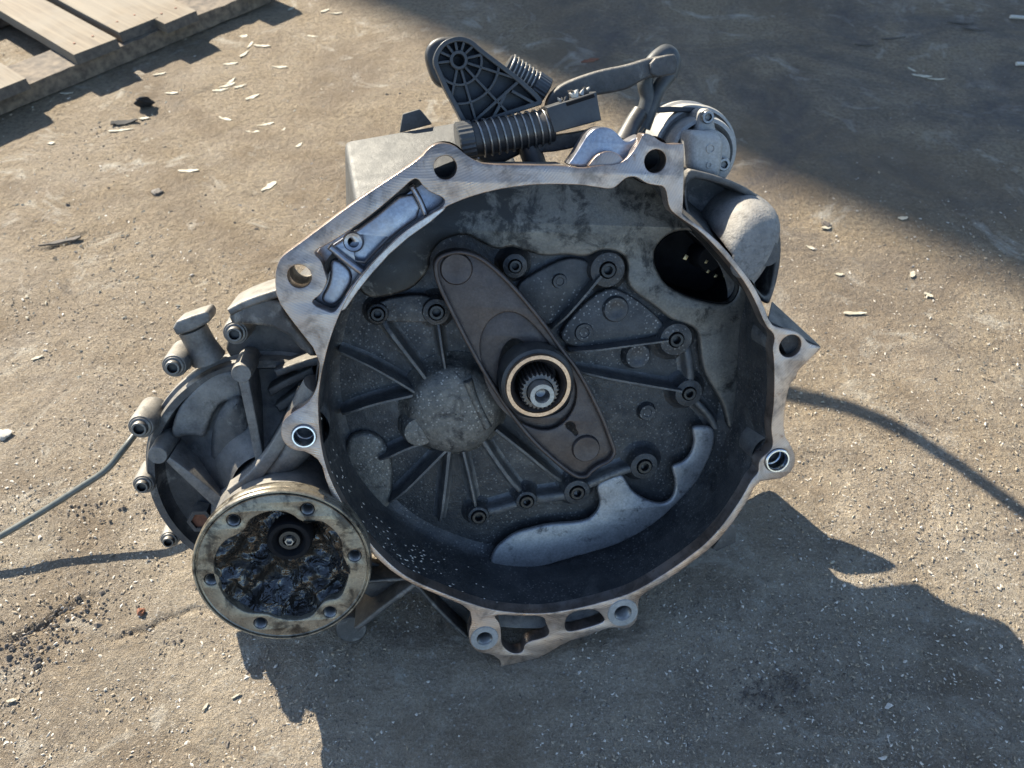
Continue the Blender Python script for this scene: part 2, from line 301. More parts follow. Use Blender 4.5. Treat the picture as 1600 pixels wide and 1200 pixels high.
def tube(name, pts, r, m, parent=None, n=12, sub=6, caps=True):
    """round bar along a smoothed path; r a number or one per point"""
    pts = [np.array(q, float) for q in pts]; rs = r if isinstance(r, (list, tuple)) else [r]*len(pts)
    q = []; rr = []
    for i in range(len(pts)-1):
        p0, p1, p2, p3 = pts[max(i-1, 0)], pts[i], pts[i+1], pts[min(i+2, len(pts)-1)]
        for t in np.linspace(0, 1, sub, endpoint=False):
            q.append(0.5*((2*p1)+(-p0+p2)*t+(2*p0-5*p1+4*p2-p3)*t*t+(-p0+3*p1-3*p2+p3)*t**3)); rr.append(rs[i]*(1-t)+rs[i+1]*t)
    q.append(pts[-1]); rr.append(rs[-1])
    v = []; f = []; up = np.array([0.13, 0.31, 0.94])
    for i, c in enumerate(q):
        d = q[min(i+1, len(q)-1)]-q[max(i-1, 0)]; d = d/np.linalg.norm(d)
        a = np.cross(d, up); a /= np.linalg.norm(a); b2 = np.cross(d, a); up = np.cross(a, d)
        for k in range(n): v.append(c+rr[i]*(a*math.cos(2*math.pi*k/n)+b2*math.sin(2*math.pi*k/n)))
    for i in range(len(q)-1):
        for k in range(n): f.append((i*n+k, i*n+(k+1) % n, (i+1)*n+(k+1) % n, (i+1)*n+k))
    if caps: f += [tuple(range(n)), tuple(range((len(q)-1)*n, len(q)*n))]
    return from_py(name, v, f, m, parent, 50)
def loft(name, rings, m, parent, ang=38, cap0=False, cap1=False):
    n = len(rings[0]); v = [q for r in rings for q in r]; f = []
    for i in range(len(rings)-1):
        for k in range(n): f.append((i*n+k, i*n+(k+1) % n, (i+1)*n+(k+1) % n, (i+1)*n+k))
    if cap0: f.append(tuple(range(n)))
    if cap1: f.append(tuple(range((len(rings)-1)*n, len(rings)*n)))
    return from_py(name, v, f, m, parent, ang)
def inside(q, pl):
    x, y = q; r = False; j = len(pl)-1
    for i in range(len(pl)):
        if (pl[i][1] > y) != (pl[j][1] > y) and x < (pl[j][0]-pl[i][0])*(y-pl[i][1])/(pl[j][1]-pl[i][1])+pl[i][0]: r = not r
        j = i
    return r
def polar(pl, c, n=300):
    """radius of a closed outline about c, n directions"""
    out = []
    P0 = np.array(pl); P1 = np.roll(P0, -1, 0)
    for i in range(n):
        a = 2*math.pi*i/n; d = np.array([math.cos(a), math.sin(a)])
        e = P1-P0; w_ = P0-np.array(c); den = d[0]*e[:, 1]-d[1]*e[:, 0]; den = np.where(abs(den) < 1e-12, 1e-12, den)
        t = (w_[:, 0]*e[:, 1]-w_[:, 1]*e[:, 0])/den; s = (w_[:, 0]*d[1]-w_[:, 1]*d[0])/den
        ok = (s >= -1e-9) & (s <= 1+1e-9) & (t > 0); out.append(float(np.max(t[ok])) if ok.any() else out[-1])
    return out
def hull(name, pts, m, parent, bev=0.004, seg=3):
    bm = bmesh.new(); vs = [bm.verts.new(q2) for q2 in pts]; bmesh.ops.convex_hull(bm, input=vs)
    bmesh.ops.dissolve_limit(bm, angle_limit=0.02, verts=bm.verts, edges=bm.edges)
    if bev: bmesh.ops.bevel(bm, geom=bm.edges[:], offset=bev, segments=seg, affect='EDGES', profile=0.6)
    bmesh.ops.recalc_face_normals(bm, faces=bm.faces)
    me = bpy.data.meshes.new(name); bm.to_mesh(me); bm.free(); smooth(me, 40); return link_obj(name, me, m, parent)
def bar_poly(p0, p1, w0, w1, z):
    a = np.array(p0, float); b2 = np.array(p1, float); d = b2-a; d /= np.linalg.norm(d); nn = np.array([-d[1], d[0]])
    return [P2(*q, z) for q in (a+nn*w0/2, b2+nn*w1/2, b2-nn*w1/2, a-nn*w0/2)]
def rib(name, pts, w0, w1, z0, z1, m, parent, bev=0.0012):
    """cast rib along a photo polyline, width w0 to w1 px"""
    pts = chaikin(pts, 2, False) if len(pts) > 2 else pts
    l = []; r = []
    for i, q in enumerate(pts):
        a = np.array(pts[max(i-1, 0)], float); b2 = np.array(pts[min(i+1, len(pts)-1)], float); d = b2-a; d /= np.linalg.norm(d)
        nn = np.array([-d[1], d[0]]); ww = w0+(w1-w0)*i/(len(pts)-1); l.append(P2(*(np.array(q)+nn*ww/2), z1)); r.append(P2(*(np.array(q)-nn*ww/2), z1))
    return prism(name, [l+r[::-1]], z0, z1, m, parent, bev)
def dup(o, parent=None, loc=None):
    c = o.copy(); COL.objects.link(c); c.parent = parent if parent else o.parent
    if loc is not None: c.location = loc
    for ch in o.children: dup(ch, c)
    return c

# ------------------------------------------------------------------ ground
def vnoise(shape, cell, seed):
    r = np.random.default_rng(seed); h, w_ = shape
    g = r.random((int(h/cell)+3, int(w_/cell)+3)); y = np.arange(h)/cell; x = np.arange(w_)/cell
    yi = y.astype(int); xi = x.astype(int); fy = (y-yi); fx = (x-xi); fy = fy*fy*(3-2*fy); fx = fx*fx*(3-2*fx)
    a = g[yi][:, xi]; b2 = g[yi][:, xi+1]; c2 = g[yi+1][:, xi]; d2 = g[yi+1][:, xi+1]
    return (a*(1-fx)+b2*fx)*(1-fy)[:, None]+(c2*(1-fx)+d2*fx)*fy[:, None]
def ground():
    st = 0.0035
    far = np.array([1.0, 1.2, 1.6, 2.5, 4, 8, 16, 35, 80.0])
    xs = np.concatenate([-(far[::-1])-0.5, np.arange(-1.3, 1.3, st), far+0.5])
    ys = np.concatenate([-(far[::-1])+1.0, np.arange(0.05, 1.95, st), far+1.1])
    H, W_ = len(ys), len(xs)
    h = np.zeros((H, W_))
    for cell, amp, sd_ in ((2, 0.0010, 1), (5, 0.0013, 2), (14, 0.0016, 3), (60, 0.0030, 4), (200, 0.004, 6)): h += (vnoise((H, W_), cell, sd_)-0.5)*amp
    X, Y = np.meshgrid(xs, ys)
    # two long cracks / scratches at the lower left
    for (a, b2, dep, wd) in ((G(0, 1003), G(130, 942), 0.006, 0.0045), (G(165, 998), G(330, 950), 0.0035, 0.003), (G(60, 390), G(130, 368), 0.006, 0.005)):
        d = b2[:2]-a[:2]; ln = np.linalg.norm(d); d /= ln
        t = (X-a[0])*d[0]+(Y-a[1])*d[1]; s = -(X-a[0])*d[1]+(Y-a[1])*d[0]+0.004*np.sin(t*60)+0.002*np.sin(t*190)
        h -= dep*np.exp(-(s/wd)**2)*np.clip((t+0.02)/0.04, 0, 1)*np.clip((ln+0.02-t)/0.04, 0, 1)
    edge = (abs(X) > 1.3) | (Y < 0.05) | (Y > 1.95)
    h[edge] = np.minimum(h[edge], 0)*0.3
    v = np.stack([X, Y, h], -1).reshape(-1, 3).astype(np.float32)
    i = np.arange((H-1)*(W_-1)); q = (i//(W_-1))*W_+i % (W_-1)
    f = np.stack([q, q+1, q+W_+1, q+W_], -1).astype(np.int32)
    me = bpy.data.meshes.new('ground'); me.vertices.add(len(v)); me.vertices.foreach_set('co', v.ravel())
    me.loops.add(f.size); me.loops.foreach_set('vertex_index', f.ravel()); me.polygons.add(len(f))
    me.polygons.foreach_set('loop_start', np.arange(0, f.size, 4, dtype=np.int32))
    me.update(calc_edges=True); me.shade_smooth()
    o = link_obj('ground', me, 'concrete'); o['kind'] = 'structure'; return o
ground()

def grit():
    base = np.array([(1, 0, 0), (-1, 0, 0), (0, 1, 0), (0, -1, 0), (0, 0, 1), (0, 0, -1), (.7, .7, .3), (-.7, -.6, .35)], float)
    F = np.array([(0, 6, 4), (6, 2, 4), (2, 1, 4), (1, 7, 4), (7, 3, 4), (3, 0, 4), (2, 6, 5), (6, 0, 5), (1, 2, 5), (7, 1, 5), (3, 7, 5), (0, 3, 5)])
    n = 60000; V = []; FF = []; mi = []
    for k in range(n):
        near = k % 2
        p = G(random.uniform(-40, 1640), random.uniform(-10, 1210)) if near else G(random.uniform(-40, 1640), random.uniform(300, 1210))
        s = 0.0004+0.0015*random.random()**4
        if random.random() < 0.006: s *= 1.8
        a = random.uniform(0, 6.3); R = np.array([[math.cos(a), -math.sin(a), 0], [math.sin(a), math.cos(a), 0], [0, 0, 1]])
        q = (base*(1+0.35*RNG.standard_normal((8, 1)))*np.array([random.uniform(.7, 1.6), random.uniform(.5, 1), random.uniform(.3, .6)])*s) @ R.T
        V.append(q+p+np.array([0, 0, s*0.15])); FF.append(F+8*k); t = random.random(); mi += [0 if t < 0.22 else (1 if t < 0.8 else 2)]*12
    V = np.concatenate(V); FF = np.concatenate(FF)
    me = bpy.data.meshes.new('grit'); me.from_pydata(V.tolist(), [], FF.tolist()); me.polygons.foreach_set('material_index', np.array(mi, dtype=np.int32))
    o = link_obj('grit', me, ['stone_light', 'stone_tan', 'stone_dark'])
    tag(o, 'fine pale and dark grit strewn over the concrete', 'grit', kind='stuff')
grit()

# ------------------------------------------------------------------ gearbox
GB = bpy.data.objects.new('gearbox', None); COL.objects.link(GB); GB.matrix_world = GMAT
GB.empty_display_size = 0.1
tag(GB, 'used car gearbox standing on the concrete with its open bell housing facing the viewer', 'gearbox')

F_OUT = [(500, 557), (455, 500), (432, 467), (429, 432), (435, 407), (447, 395), (462, 385), (482, 370), (545, 322), (600, 285), (657, 247), (668, 233), (680, 225), (692, 223), (710, 227),
         (722, 237), (735, 247), (745, 252), (757, 257), (820, 258), (884, 259), (910, 264), (935, 258), (965, 257), (980, 248), (990, 236), (1000, 220), (1004, 210), (1009, 208), (1019, 211), (1031, 221), (1046, 226), (1067, 224), (1069, 227),
         (1069, 267), (1068, 300), (1067, 328), (1065, 336), (1078, 345), (1100, 358), (1131, 386), (1158, 420), (1177, 445), (1192, 474), (1204, 507), (1218, 513), (1232, 515), (1246, 519), (1256, 527), (1262, 536), (1274, 540), (1283, 542), (1281, 547), (1274, 553), (1257, 570),
         (1247, 579), (1244, 590), (1234, 601), (1227, 630), (1224, 678), (1236, 696), (1244, 715), (1239, 735), (1224, 747), (1205, 750), (1183, 753), (1168, 783), (1143, 820), (1115, 853), (1080, 880), (1040, 908), (1005, 928),
         (997, 940), (998, 958), (994, 972), (981, 984), (955, 980), (935, 987), (915, 995), (885, 1003), (850, 1025), (820, 1034), (803, 1037), (780, 1046), (784, 1034), (768, 1022), (752, 1021), (738, 1012), (732, 998), (733, 985), (738, 972), (733, 950),
         (690, 932), (640, 912), (600, 884), (560, 842), (527, 793), (510, 755), (502, 722), (480, 706), (462, 704), (448, 697), (440, 685), (439, 672), (442, 657), (457, 645), (480, 632), (491, 616), (497, 598)]
F_IN = [(497, 640), (498, 612), (505, 570), (520, 515), (545, 460), (575, 420), (600, 393), (640, 357), (700, 320), (760, 299), (830, 288), (900, 288), (935, 293), (955, 296), (964, 291), (971, 284), (980, 277), (992, 276), (1000, 280), (1010, 287), (1026, 290), (1037, 291), (1042, 301), (1045, 325), (1056, 336),
        (1072, 347), (1097, 364), (1124, 392), (1150, 423), (1168, 448), (1183, 477), (1197, 511), (1208, 520), (1211, 530), (1207, 546), (1210, 564), (1210, 630), (1204, 669), (1209, 694), (1203, 706), (1190, 715), (1185, 725), (1186, 738), (1174, 750),
        (1160, 777), (1134, 815), (1107, 846), (1073, 873), (1035, 899), (1000, 920), (975, 931), (950, 938), (926, 945), (890, 953), (850, 959), (810, 958), (769, 953), (732, 942), (690, 926), (640, 905), (607, 880), (570, 840), (535, 788), (512, 740), (501, 695)]
POCKET = [(652, 278), (662, 292), (675, 302), (690, 307), (697, 315), (690, 325), (667, 338), (620, 371), (590, 401), (565, 427), (545, 455), (530, 480), (520, 490), (505, 484), (490, 477), (487, 470), (502, 460), (512, 440), (507, 425), (502, 407), (490, 397), (495, 390), (512, 382), (570, 345), (632, 292), (642, 282)]
LUGS = [(468, 432, 19), (696, 262, 18), (1024, 252, 17), (475, 681, 19.5), (1235, 541, 17), (1214, 719, 18.5), (973, 957, 13), (757, 997, 12)]
WIN = [[(808, 963), (850, 962), (853, 975), (860, 990), (850, 997), (820, 1004), (818, 1020), (800, 1022), (784, 1010), (783, 990), (782, 975), (770, 962), (790, 961)],
       [(888, 958), (930, 950), (945, 966), (944, 973), (900, 986), (884, 987), (882, 975)]]
loops = [poly(F_OUT, 0, 1), poly(F_IN, 0, 2), poly(POCKET, 0, 2)] + [circ(x, y, r) for x, y, r in LUGS] + [poly(q, 0, 2) for q in WIN]
prism('mounting_flange', loops, -0.016, 0, 'milled', GB, 0.0007)

# bell: inner wall, outer wall
ZF = -0.090
BASE = [(815, 273), (900, 272), (965, 272), (1010, 278), (1050, 310), (1095, 345), (1135, 380), (1158, 425), (1163, 462), (1152, 500), (1149, 550), (1147, 598), (1143, 645), (1130, 688), (1114, 728), (1088, 768), (1050, 800), (1000, 838), (950, 858), (900, 871), (850, 878),
        (800, 877), (752, 868), (700, 852), (650, 830), (610, 800), (575, 765), (545, 722), (522, 670), (509, 600), (512, 545), (525, 480), (550, 430), (592, 374), (640, 330), (700, 295), (760, 278)]
cin = P2(850, 610, 0)
pin = polar(poly(F_IN, 0, 2), cin, 360); pba = polar(poly(BASE, ZF, 2), cin, 360); pout = polar(poly(F_OUT, 0, 1), cin, 360)
def ring(rad, z): return [(cin[0]+r*math.cos(2*math.pi*i/360), cin[1]+r*math.sin(2*math.pi*i/360), z) for i, r in enumerate(rad)]
mx = lambda t: [a*(1-t)+b2*t for a, b2 in zip(pin, pba)]
def clamp_out(o, gap=0.0045):
    """keep a casting outside the bell wall: push its points radially onto the wall"""
    for vv in o.data.vertices:
        x, y, z = vv.co
        if z > -0.003 or z < -0.112: continue
        dx, dy = x-cin[0], y-cin[1]; r = math.hypot(dx, dy); a = (math.atan2(dy, dx) % (2*math.pi))/(2*math.pi)*360
        i = int(a) % 360; f_ = a-int(a); t = min(1.0, -z/0.09)
        wr = max((pin[k]*(1-t)+pba[k]*t) for k in (i, (i+1) % 360))+gap
        if r < wr: vv.co.x = cin[0]+dx/r*wr; vv.co.y = cin[1]+dy/r*wr
    return o
rings = [ring([r+0.0004 for r in pin], -0.0145), ring(mx(0.35), -0.034), ring(mx(0.8), -0.066), ring([r*0.992 for r in mx(0.97)], -0.080), ring([r*0.972 for r in pba], -0.0885), ring([r*0.93 for r in pba], -0.0915)]
loft('bell_wall', rings, 'soot', GB, 60)
ow_ = [min(max(a+0.011, b2+0.011), c2-0.002) if c2-a > 0.015 else a+0.0045 for a, b2, c2 in zip(pin, pba, pout)]
loft('bell_shell', [ring([min(a+0.03, c2-0.003) if c2-a > .012 else a+0.004 for a, c2 in zip(pin, pout)], -0.0155), ring([max(a+0.006, b2*0.3+0.7*(a+0.006)) for a, b2 in zip(pin, pba)], -0.03), ring([b2+0.007 for b2 in pba], -0.075), ring([b2*0.97 for b2 in pba], -0.112)], 'cast_dark', GB, 60)

STARTER = [(1022, 397), (1027, 384), (1040, 370), (1060, 361), (1085, 362), (1105, 378), (1130, 405), (1150, 435), (1156, 452), (1142, 476), (1112, 474), (1070, 462), (1040, 445), (1026, 420)]
prism('bell_floor', [poly(BASE, ZF, 2), poly(STARTER, ZF, 2)], -0.108, ZF-0.001, 'soot', GB, 0.001)
INNER = [(700, 372), (730, 366), (752, 380), (780, 392), (800, 385), (820, 392), (850, 402), (887, 398), (910, 402), (922, 400), (935, 393), (950, 391), (972, 397), (983, 412), (980, 440), (990, 457), (1025, 480), (1050, 502), (1077, 508), (1093, 520), (1096, 560), (1102, 587), (1125, 622), (1134, 645), (1120, 662),
         (1085, 663), (1080, 672), (1084, 690), (1080, 706), (1070, 720), (1054, 725), (1048, 732), (1056, 755), (1052, 776), (1037, 787), (1012, 781), (990, 767), (980, 750), (971, 738), (940, 750), (931, 762), (938, 785), (932, 800), (914, 814), (862, 817), (808, 830), (785, 845), (768, 866), (735, 852), (690, 838), (640, 808), (605, 775), (590, 735), (580, 690), (560, 690), (540, 660), (527, 600), (528, 540), (548, 500), (582, 470), (640, 455), (660, 437), (672, 418), (672, 400), (684, 382)]
ub = [P2(x, y, ZF) for x, y in [(575, 402), (592, 374), (640, 330), (700, 295), (760, 278), (815, 273), (900, 272), (965, 272), (1010, 278), (1050, 310), (1095, 345), (1135, 380), (1158, 425), (1163, 462), (1152, 500), (1149, 550), (1147, 598), (1143, 645), (1134, 672)]]
ub += [P2(x, y, -0.079) for x, y in INNER[INNER.index((1134, 645))::-1]] + [P2(x, y, -0.079) for x, y in [(684, 382), (672, 400), (672, 418), (660, 437), (640, 455), (590, 468), (566, 462), (556, 440)]]
pan = prism('raised_wall_band', [chaikin(ub, 2), poly(STARTER, -0.079, 2)], ZF-0.0005, -0.079, 'worn', GB, 0.003)
# the bare lower crescent is a separate machined step standing 1.5 mm above the band
CRES = [(764, 884), (772, 860), (787, 846), (806, 833), (835, 825), (862, 819), (915, 816), (933, 802), (939, 785), (932, 763), (940, 752), (971, 740), (979, 752), (989, 769), (1012, 783), (1037, 789), (1053, 779), (1057, 755), (1050, 732), (1055, 727), (1071, 722), (1082, 707), (1086, 690), (1082, 672), (1087, 666), (1117, 667), (1117, 695), (1103, 730), (1085, 760), (1053, 792), (1027, 817), (976, 848), (925, 864), (877, 877), (846, 887), (800, 888)]
prism('bare_crescent', [poly(CRES, -0.077, 2)], -0.0835, -0.077, 'bare', GB, 0.003)
# starter tunnel
st0 = [P(x, y, -0.0795) for x, y in chaikin(STARTER, 2)]; cs = np.mean(np.array(st0), 0)
def sring(k, z): return [(cs[0]+(q[0]-cs[0])*k, cs[1]+(q[1]-cs[1])*k, z) for q in st0]
tun = loft('starter_opening', [sring(1.0, -0.079), sring(1.0, -0.10), sring(0.97, -0.135), sring(0.8, -0.137)], 'void', GB, 40, cap1=True)
lathe('starter_pinion', [(0, -0.105), (0.012, -0.105), (0.0135, -0.107), (0.0135, -0.136), (0, -0.136)], P2(1110, 405, -0.105), 'void', tun)
for x, y, r in ((1072, 402, 4.5), (1104, 409, 3), (1107, 424, 3), (1119, 431, 3), (1133, 431, 2.5)):  # bright bits standing in for glints on the starter pinion
    c_ = P(x, y, -0.1045); s = L(r, x, y, -0.1045)
    prism('pinion_glint', [[(c_[0]-s, c_[1]-s*0.6), (c_[0]+s*0.2, c_[1]-s), (c_[0]+s, c_[1]+s*0.4), (c_[0]-s*0.3, c_[1]+s)]], -0.109, -0.1045, 'glint', tun, 0.0003)

# hub dome with ribs
hub = lathe('bearing_cap', [(L(86, 708, 648, ZF)*1, ZF), (L(79, 708, 648, ZF), -0.086), (L(75, 708, 648, -0.07), -0.077)]+[(L(74, 708, 648, -0.07)*math.cos(t)**0.6, -0.077+0.0150*math.sin(t)) for t in np.linspace(0.12, math.pi/2-0.001, 12)], P2(712, 645, -0.066), 'cap', GB, 48)
rib('cap_ridge', [(731, 596), (743, 630), (764, 672)], 16, 13, -0.076, -0.0605, 'cap', hub, 0.0045)
lathe('cap_ear', [(0.0215, ZF), (0.0165, -0.071), (0.0145, -0.0675), (0.0, -0.0655)], P2(655, 676, -0.067), 'cap', hub, 24)
def cast_rib(pts, w0, w1, zb, zt, m):
    pts = chaikin(pts, 2, False); n = len(pts); rings_ = []
    for i, q in enumerate(pts):
        a = np.array(pts[max(i-1, 0)], float); b2 = np.array(pts[min(i+1, n-1)], float); d = (b2-a)/np.linalg.norm(b2-a); nn = np.array([-d[1], d[0]])
        t = i/(n-1); w = (w0+(w1-w0)*t)*0.5; h = (zt-zb)*(0.55+0.45*min(1, t/0.35)); rg = []
        for o_, zz in ((w+9, 0.0), (w+4.2, 0.06), (w+1.8, 0.2), (w+0.7, 0.5), (w*0.92, 0.86), (w*0.55, 1.0)): rg.append((-o_, zz))
        rg += [(-o_, zz) for o_, zz in rg[::-1]]
        rings_.append([(*P2(*(np.array(q)+nn*o_), zt), zb+h*zz) for o_, zz in rg])
    k = len(rings_[0]); v = [q for r in rings_ for q in r]; f = []
    for i in range(n-1):
        for j in range(k-1): f.append((i*k+j, i*k+j+1, (i+1)*k+j+1, (i+1)*k+j))
    f += [tuple(range(k)), tuple(range((n-1)*k, n*k))]
    return from_py('rib', v, f, m, GB, 60)
RIBS = [([(528, 552), (570, 568), (610, 590), (662, 622)], 5, 8), ([(533, 652), (575, 634), (648, 618)], 7, 8), ([(592, 724), (625, 706), (668, 690)], 6, 8), ([(608, 792), (650, 752), (698, 704)], 5, 9), ([(688, 822), (694, 780), (702, 706)], 6, 11), ([(745, 800), (736, 755), (724, 706)], 6, 8),
        ([(822, 780), (790, 742), (755, 690)], 10, 12), ([(880, 758), (830, 715), (775, 672)], 8, 9), ([(596, 502), (625, 540), (668, 596)], 14, 9), ([(684, 500), (690, 545), (698, 590)], 8, 6),
        ([(892, 553), (960, 544), (1045, 533)], 6, 6), ([(905, 584), (985, 598), (1066, 612)], 6, 7), ([(864, 518), (900, 480), (940, 432)], 5, 9), ([(1075, 540), (1080, 580), (1080, 612)], 16, 16), ([(1080, 620), (1110, 650), (1120, 670)], 14, 12),
        ([(752, 806), (790, 795), (822, 786)], 16, 16), ([(826, 784), (870, 778), (902, 772)], 18, 18), ([(905, 768), (950, 745), (1005, 728)], 16, 14)]
for pts, w0, w1 in RIBS: cast_rib(pts, w0*0.8, w1*0.8, ZF-0.0012, -0.0715 if w1 < 12 else -0.077, 'soot_edge')
# plates between ribs, speckled
prism('speckled_web', [poly([(838, 425), (885, 402), (918, 406), (938, 432), (900, 475), (862, 512), (832, 500), (800, 450)], -0.083, 2)], ZF-0.002, -0.083, 'soot_speck', GB, 0.002)
prism('speckled_web', [poly([(944, 445), (985, 460), (1030, 495), (1045, 522), (960, 538), (892, 546), (868, 520)], -0.083, 2)], ZF-0.002, -0.083, 'soot_speck', GB, 0.002)
prism('speckled_web', [poly([(582, 472), (650, 458), (690, 470), (700, 500), (680, 505), (610, 504), (585, 502)], -0.08, 2)], ZF-0.002, -0.080, 'soot', GB, 0.002)
def boss(x, y, r0, r1, z, m='soot', holed=True, name='bolt_boss'):
    c_ = P2(x, y, z); R0 = L(2*r0, x, y, z)/2; R1 = L(2*r1, x, y, z)/2
    o = lathe(name, [(R0*1.55, ZF-0.0015), (R0*1.25, ZF+0.001), (R0*1.1, ZF+0.004), (R0, z-0.003), (R0*0.94, z-0.001), (R1*1.15, z), (R1*1.05, z-0.0015)], c_, m, GB, 28)
    lathe('bolt_head', [(R1*1.02, z-0.003), (R1, z+0.001), (R1*0.9, z+0.002), (R1*0.58, z+0.002), (R1*0.52, z+0.0015), (R1*0.5, z-0.004), (0, z-0.004)], c_, 'dark_steel', o, 20)
    return o
for x, y, r0, r1 in ((950, 422, 28, 12), (1057, 531, 26, 11), (1077, 615, 22, 10), (1007, 729, 22, 11), (902, 770, 21, 11), (823, 784, 17, 10.5), (748, 808, 17, 11), (590, 491, 17, 11), (682, 488, 22, 12), (805, 416, 20, 10)):
    boss(x, y, r0, r1, -0.075)
for x, y, r, z in ((963, 484, 19, -0.079), (997, 557, 19, -0.082), (875, 440, 11, -0.080), (1012, 645, 12, -0.085), (913, 520, 14, -0.081)):
    R = L(2*r, x, y, z)/2; lathe('cast_disc', [(R*1.25, ZF-0.001), (R*1.05, z-0.002), (R*0.95, z), (R*0.6, z), (R*0.5, z-0.0008), (0, z-0.0008)], P2(x, y, z), 'soot_speck', GB, 28)
prism('wall_pad', [poly([(536, 690), (570, 674), (606, 694), (616, 750), (606, 808), (575, 800), (548, 756)], -0.08, 2)], ZF-0.004, -0.0825, 'cap', GB, 0.008)
# lug bosses swelling into the bell at the lower edge
lathe('lug_boss', [(0.0165, -0.082), (0.0165, -0.02), (0.0155, -0.0165)], P2(972, 946, -0.016), 'soot', GB, 28)
lathe('lug_boss', [(0.019, -0.082), (0.019, -0.02), (0.018, -0.0165)], P2(1212, 715, -0.016), 'soot', GB, 28)
# bosses behind the flange lugs
for i, (x, y, r) in enumerate(LUGS):
    R = L(2*r, x, y)/2; c_ = P2(x, y); t = -0.05 if i not in (1, 2) else -0.034
    lathe('lug_sleeve', [(R+0.0105 if i not in (4, 5, 6, 7) else R+0.006, -0.0158), (R+0.008 if i < 4 else R+0.005, t), (R, t), (R, -0.0155)], c_, 'cast', GB, 32)
for x, y, r in ((475, 681, 19.5), (1214, 719, 18.5)):
    R = L(2*r, x, y)/2; lathe('dowel_sleeve', [(R*1.0, -0.03), (R*1.0, 0.0016), (R*0.95, 0.0024), (R*0.84, 0.0024), (R*0.80, 0.0014), (R*0.80, -0.012), (R*0.72, -0.013), (R*0.72, -0.04), (0, -0.041)], P2(x, y), 'zinc', GB, 36)
def thread(x, y, r, z, m, parent, depth=0.02, n=8):
    R = L(2*r, x, y, z)/2; pr = []
    for k in range(n): pr += [(R*1.0, z-0.0005-depth*k/n), (R*0.84, z-0.0005-depth*(k+0.5)/n)]
    return lathe('threaded_hole', pr+[(R*0.84, z-depth), (0, z-depth-0.003)], P2(x, y, z), m, parent, 24, 20)
thread(973, 957, 13, 0, 'steel', GB, 0.022, 7); thread(757, 997, 12, 0, 'steel', GB, 0.022, 7)
for x, y, r in ((973, 957, 13), (757, 997, 12)):
    R = L(2*r, x, y)/2; lathe('lug_pad', [(R*1.0, 0.0), (R*1.05, 0.0012), (R*1.75, 0.0012), (R*1.85, -0.001)], P2(x, y), 'cast_light', GB, 28)
R = L(34, 1235, 541)/2; lathe('blind_hole_floor', [(R*1.02, -0.02), (R, -0.044), (0, -0.046)], P2(1235, 541), 'void', GB, 24)

# flange pocket at the upper left
pk = [(660, 268), (705, 312), (690, 335), (620, 385), (570, 440), (530, 498), (480, 480), (480, 462), (500, 440), (484, 395), (560, 342), (640, 276)]
pf = prism('pocket_floor', [poly(pk, -0.02, 1)], -0.026, -0.020, 'blue_alu', GB, 0.001)
prism('pocket_plate', [poly([(640, 293), (663, 334), (617, 366), (588, 395), (565, 420), (518, 385), (522, 381), (572, 349)], -0.013, 1), circ(552, 378, 9, -0.013)], -0.0205, -0.013, 'blue_alu', pf, 0.0025)
rib('pocket_ridge', [(643, 291), (656, 312), (666, 337)], 9, 9, -0.02, -0.0075, 'blue_alu', pf, 0.003)
rib('pocket_ridge', [(514, 386), (540, 408), (566, 427)], 10, 11, -0.02, -0.0075, 'blue_alu', pf, 0.003)
lathe('pocket_hole_rim', [(L(18, 552, 378, -.013)/2, -0.021), (L(18, 552, 378, -.013)/2, -0.0125), (L(28, 552, 378, -.013)/2, -0.0118), (L(34, 552, 378, -.013)/2, -0.0135)], P2(552, 378, -0.013), 'blue_alu', pf, 28)
prism('pocket_step', [poly([(516, 398), (556, 428), (536, 466), (520, 480), (498, 470), (516, 440)], -0.014, 2)], -0.0205, -0.014, 'blue_alu', pf, 0.003)

# release lever and bearing
ZL = -0.043
LEV = [(676, 415), (680, 440), (700, 482), (740, 560), (790, 640), (830, 690), (870, 725), (893, 742), (905, 746), (918, 744), (925, 735), (936, 727), (952, 721), (963, 706), (958, 690), (940, 642), (905, 575), (880, 545), (850, 500), (800, 440), (765, 408), (742, 394), (717, 388), (693, 393), (680, 402)]
WINL = [(778, 578), (783, 548), (795, 532), (808, 528), (825, 541), (846, 546), (870, 552), (890, 575), (895, 606), (885, 640), (845, 655), (805, 640), (785, 610)]
ARCH = [(764, 605), (751, 560), (750, 530), (762, 503), (786, 487), (812, 490), (838, 512), (868, 550), (892, 580), (903, 610), (896, 645), (868, 672), (836, 672), (800, 652), (780, 632)]
SLOT = [(884, 662), (892, 659), (899, 664), (899, 671), (904, 678), (900, 682), (893, 674), (885, 669)]
lev = prism('release_lever', [poly(LEV, ZL, 2), poly(ARCH, ZL, 2), poly(SLOT, ZL, 1)], ZL-0.004, ZL, 'lever', GB, 0.0015)
prism('lever_seat', [poly([(q2[0]+(4 if q2[0] > 830 else -4), q2[1]+(0 if q2[1] > 560 else -4)) for q2 in ARCH], ZL-0.006, 2), poly(WINL, ZL-0.006, 2)], ZL-0.0095, ZL-0.006, 'lever', lev, 0.001)
lo = poly(LEV, ZL, 2); cl = np.mean(np.array(lo), 0)
def inset(pl, d):
    o = []; k = len(pl); A = np.array(pl); area = 0.5*np.sum(A[:, 0]*np.roll(A[:, 1], -1)-A[:, 1]*np.roll(A[:, 0], -1)); sg = 1 if area > 0 else -1
    for i in range(k):
        t = A[(i+1) % k]-A[i-1]; t /= np.linalg.norm(t)+1e-12; o.append(tuple(A[i]+sg*d*np.array([-t[1], t[0]])))
    return o
prism('lever_rim', [lo, inset(lo, 0.0040)], ZL-0.010, ZL+0.0055, 'lever', lev, 0.0018)
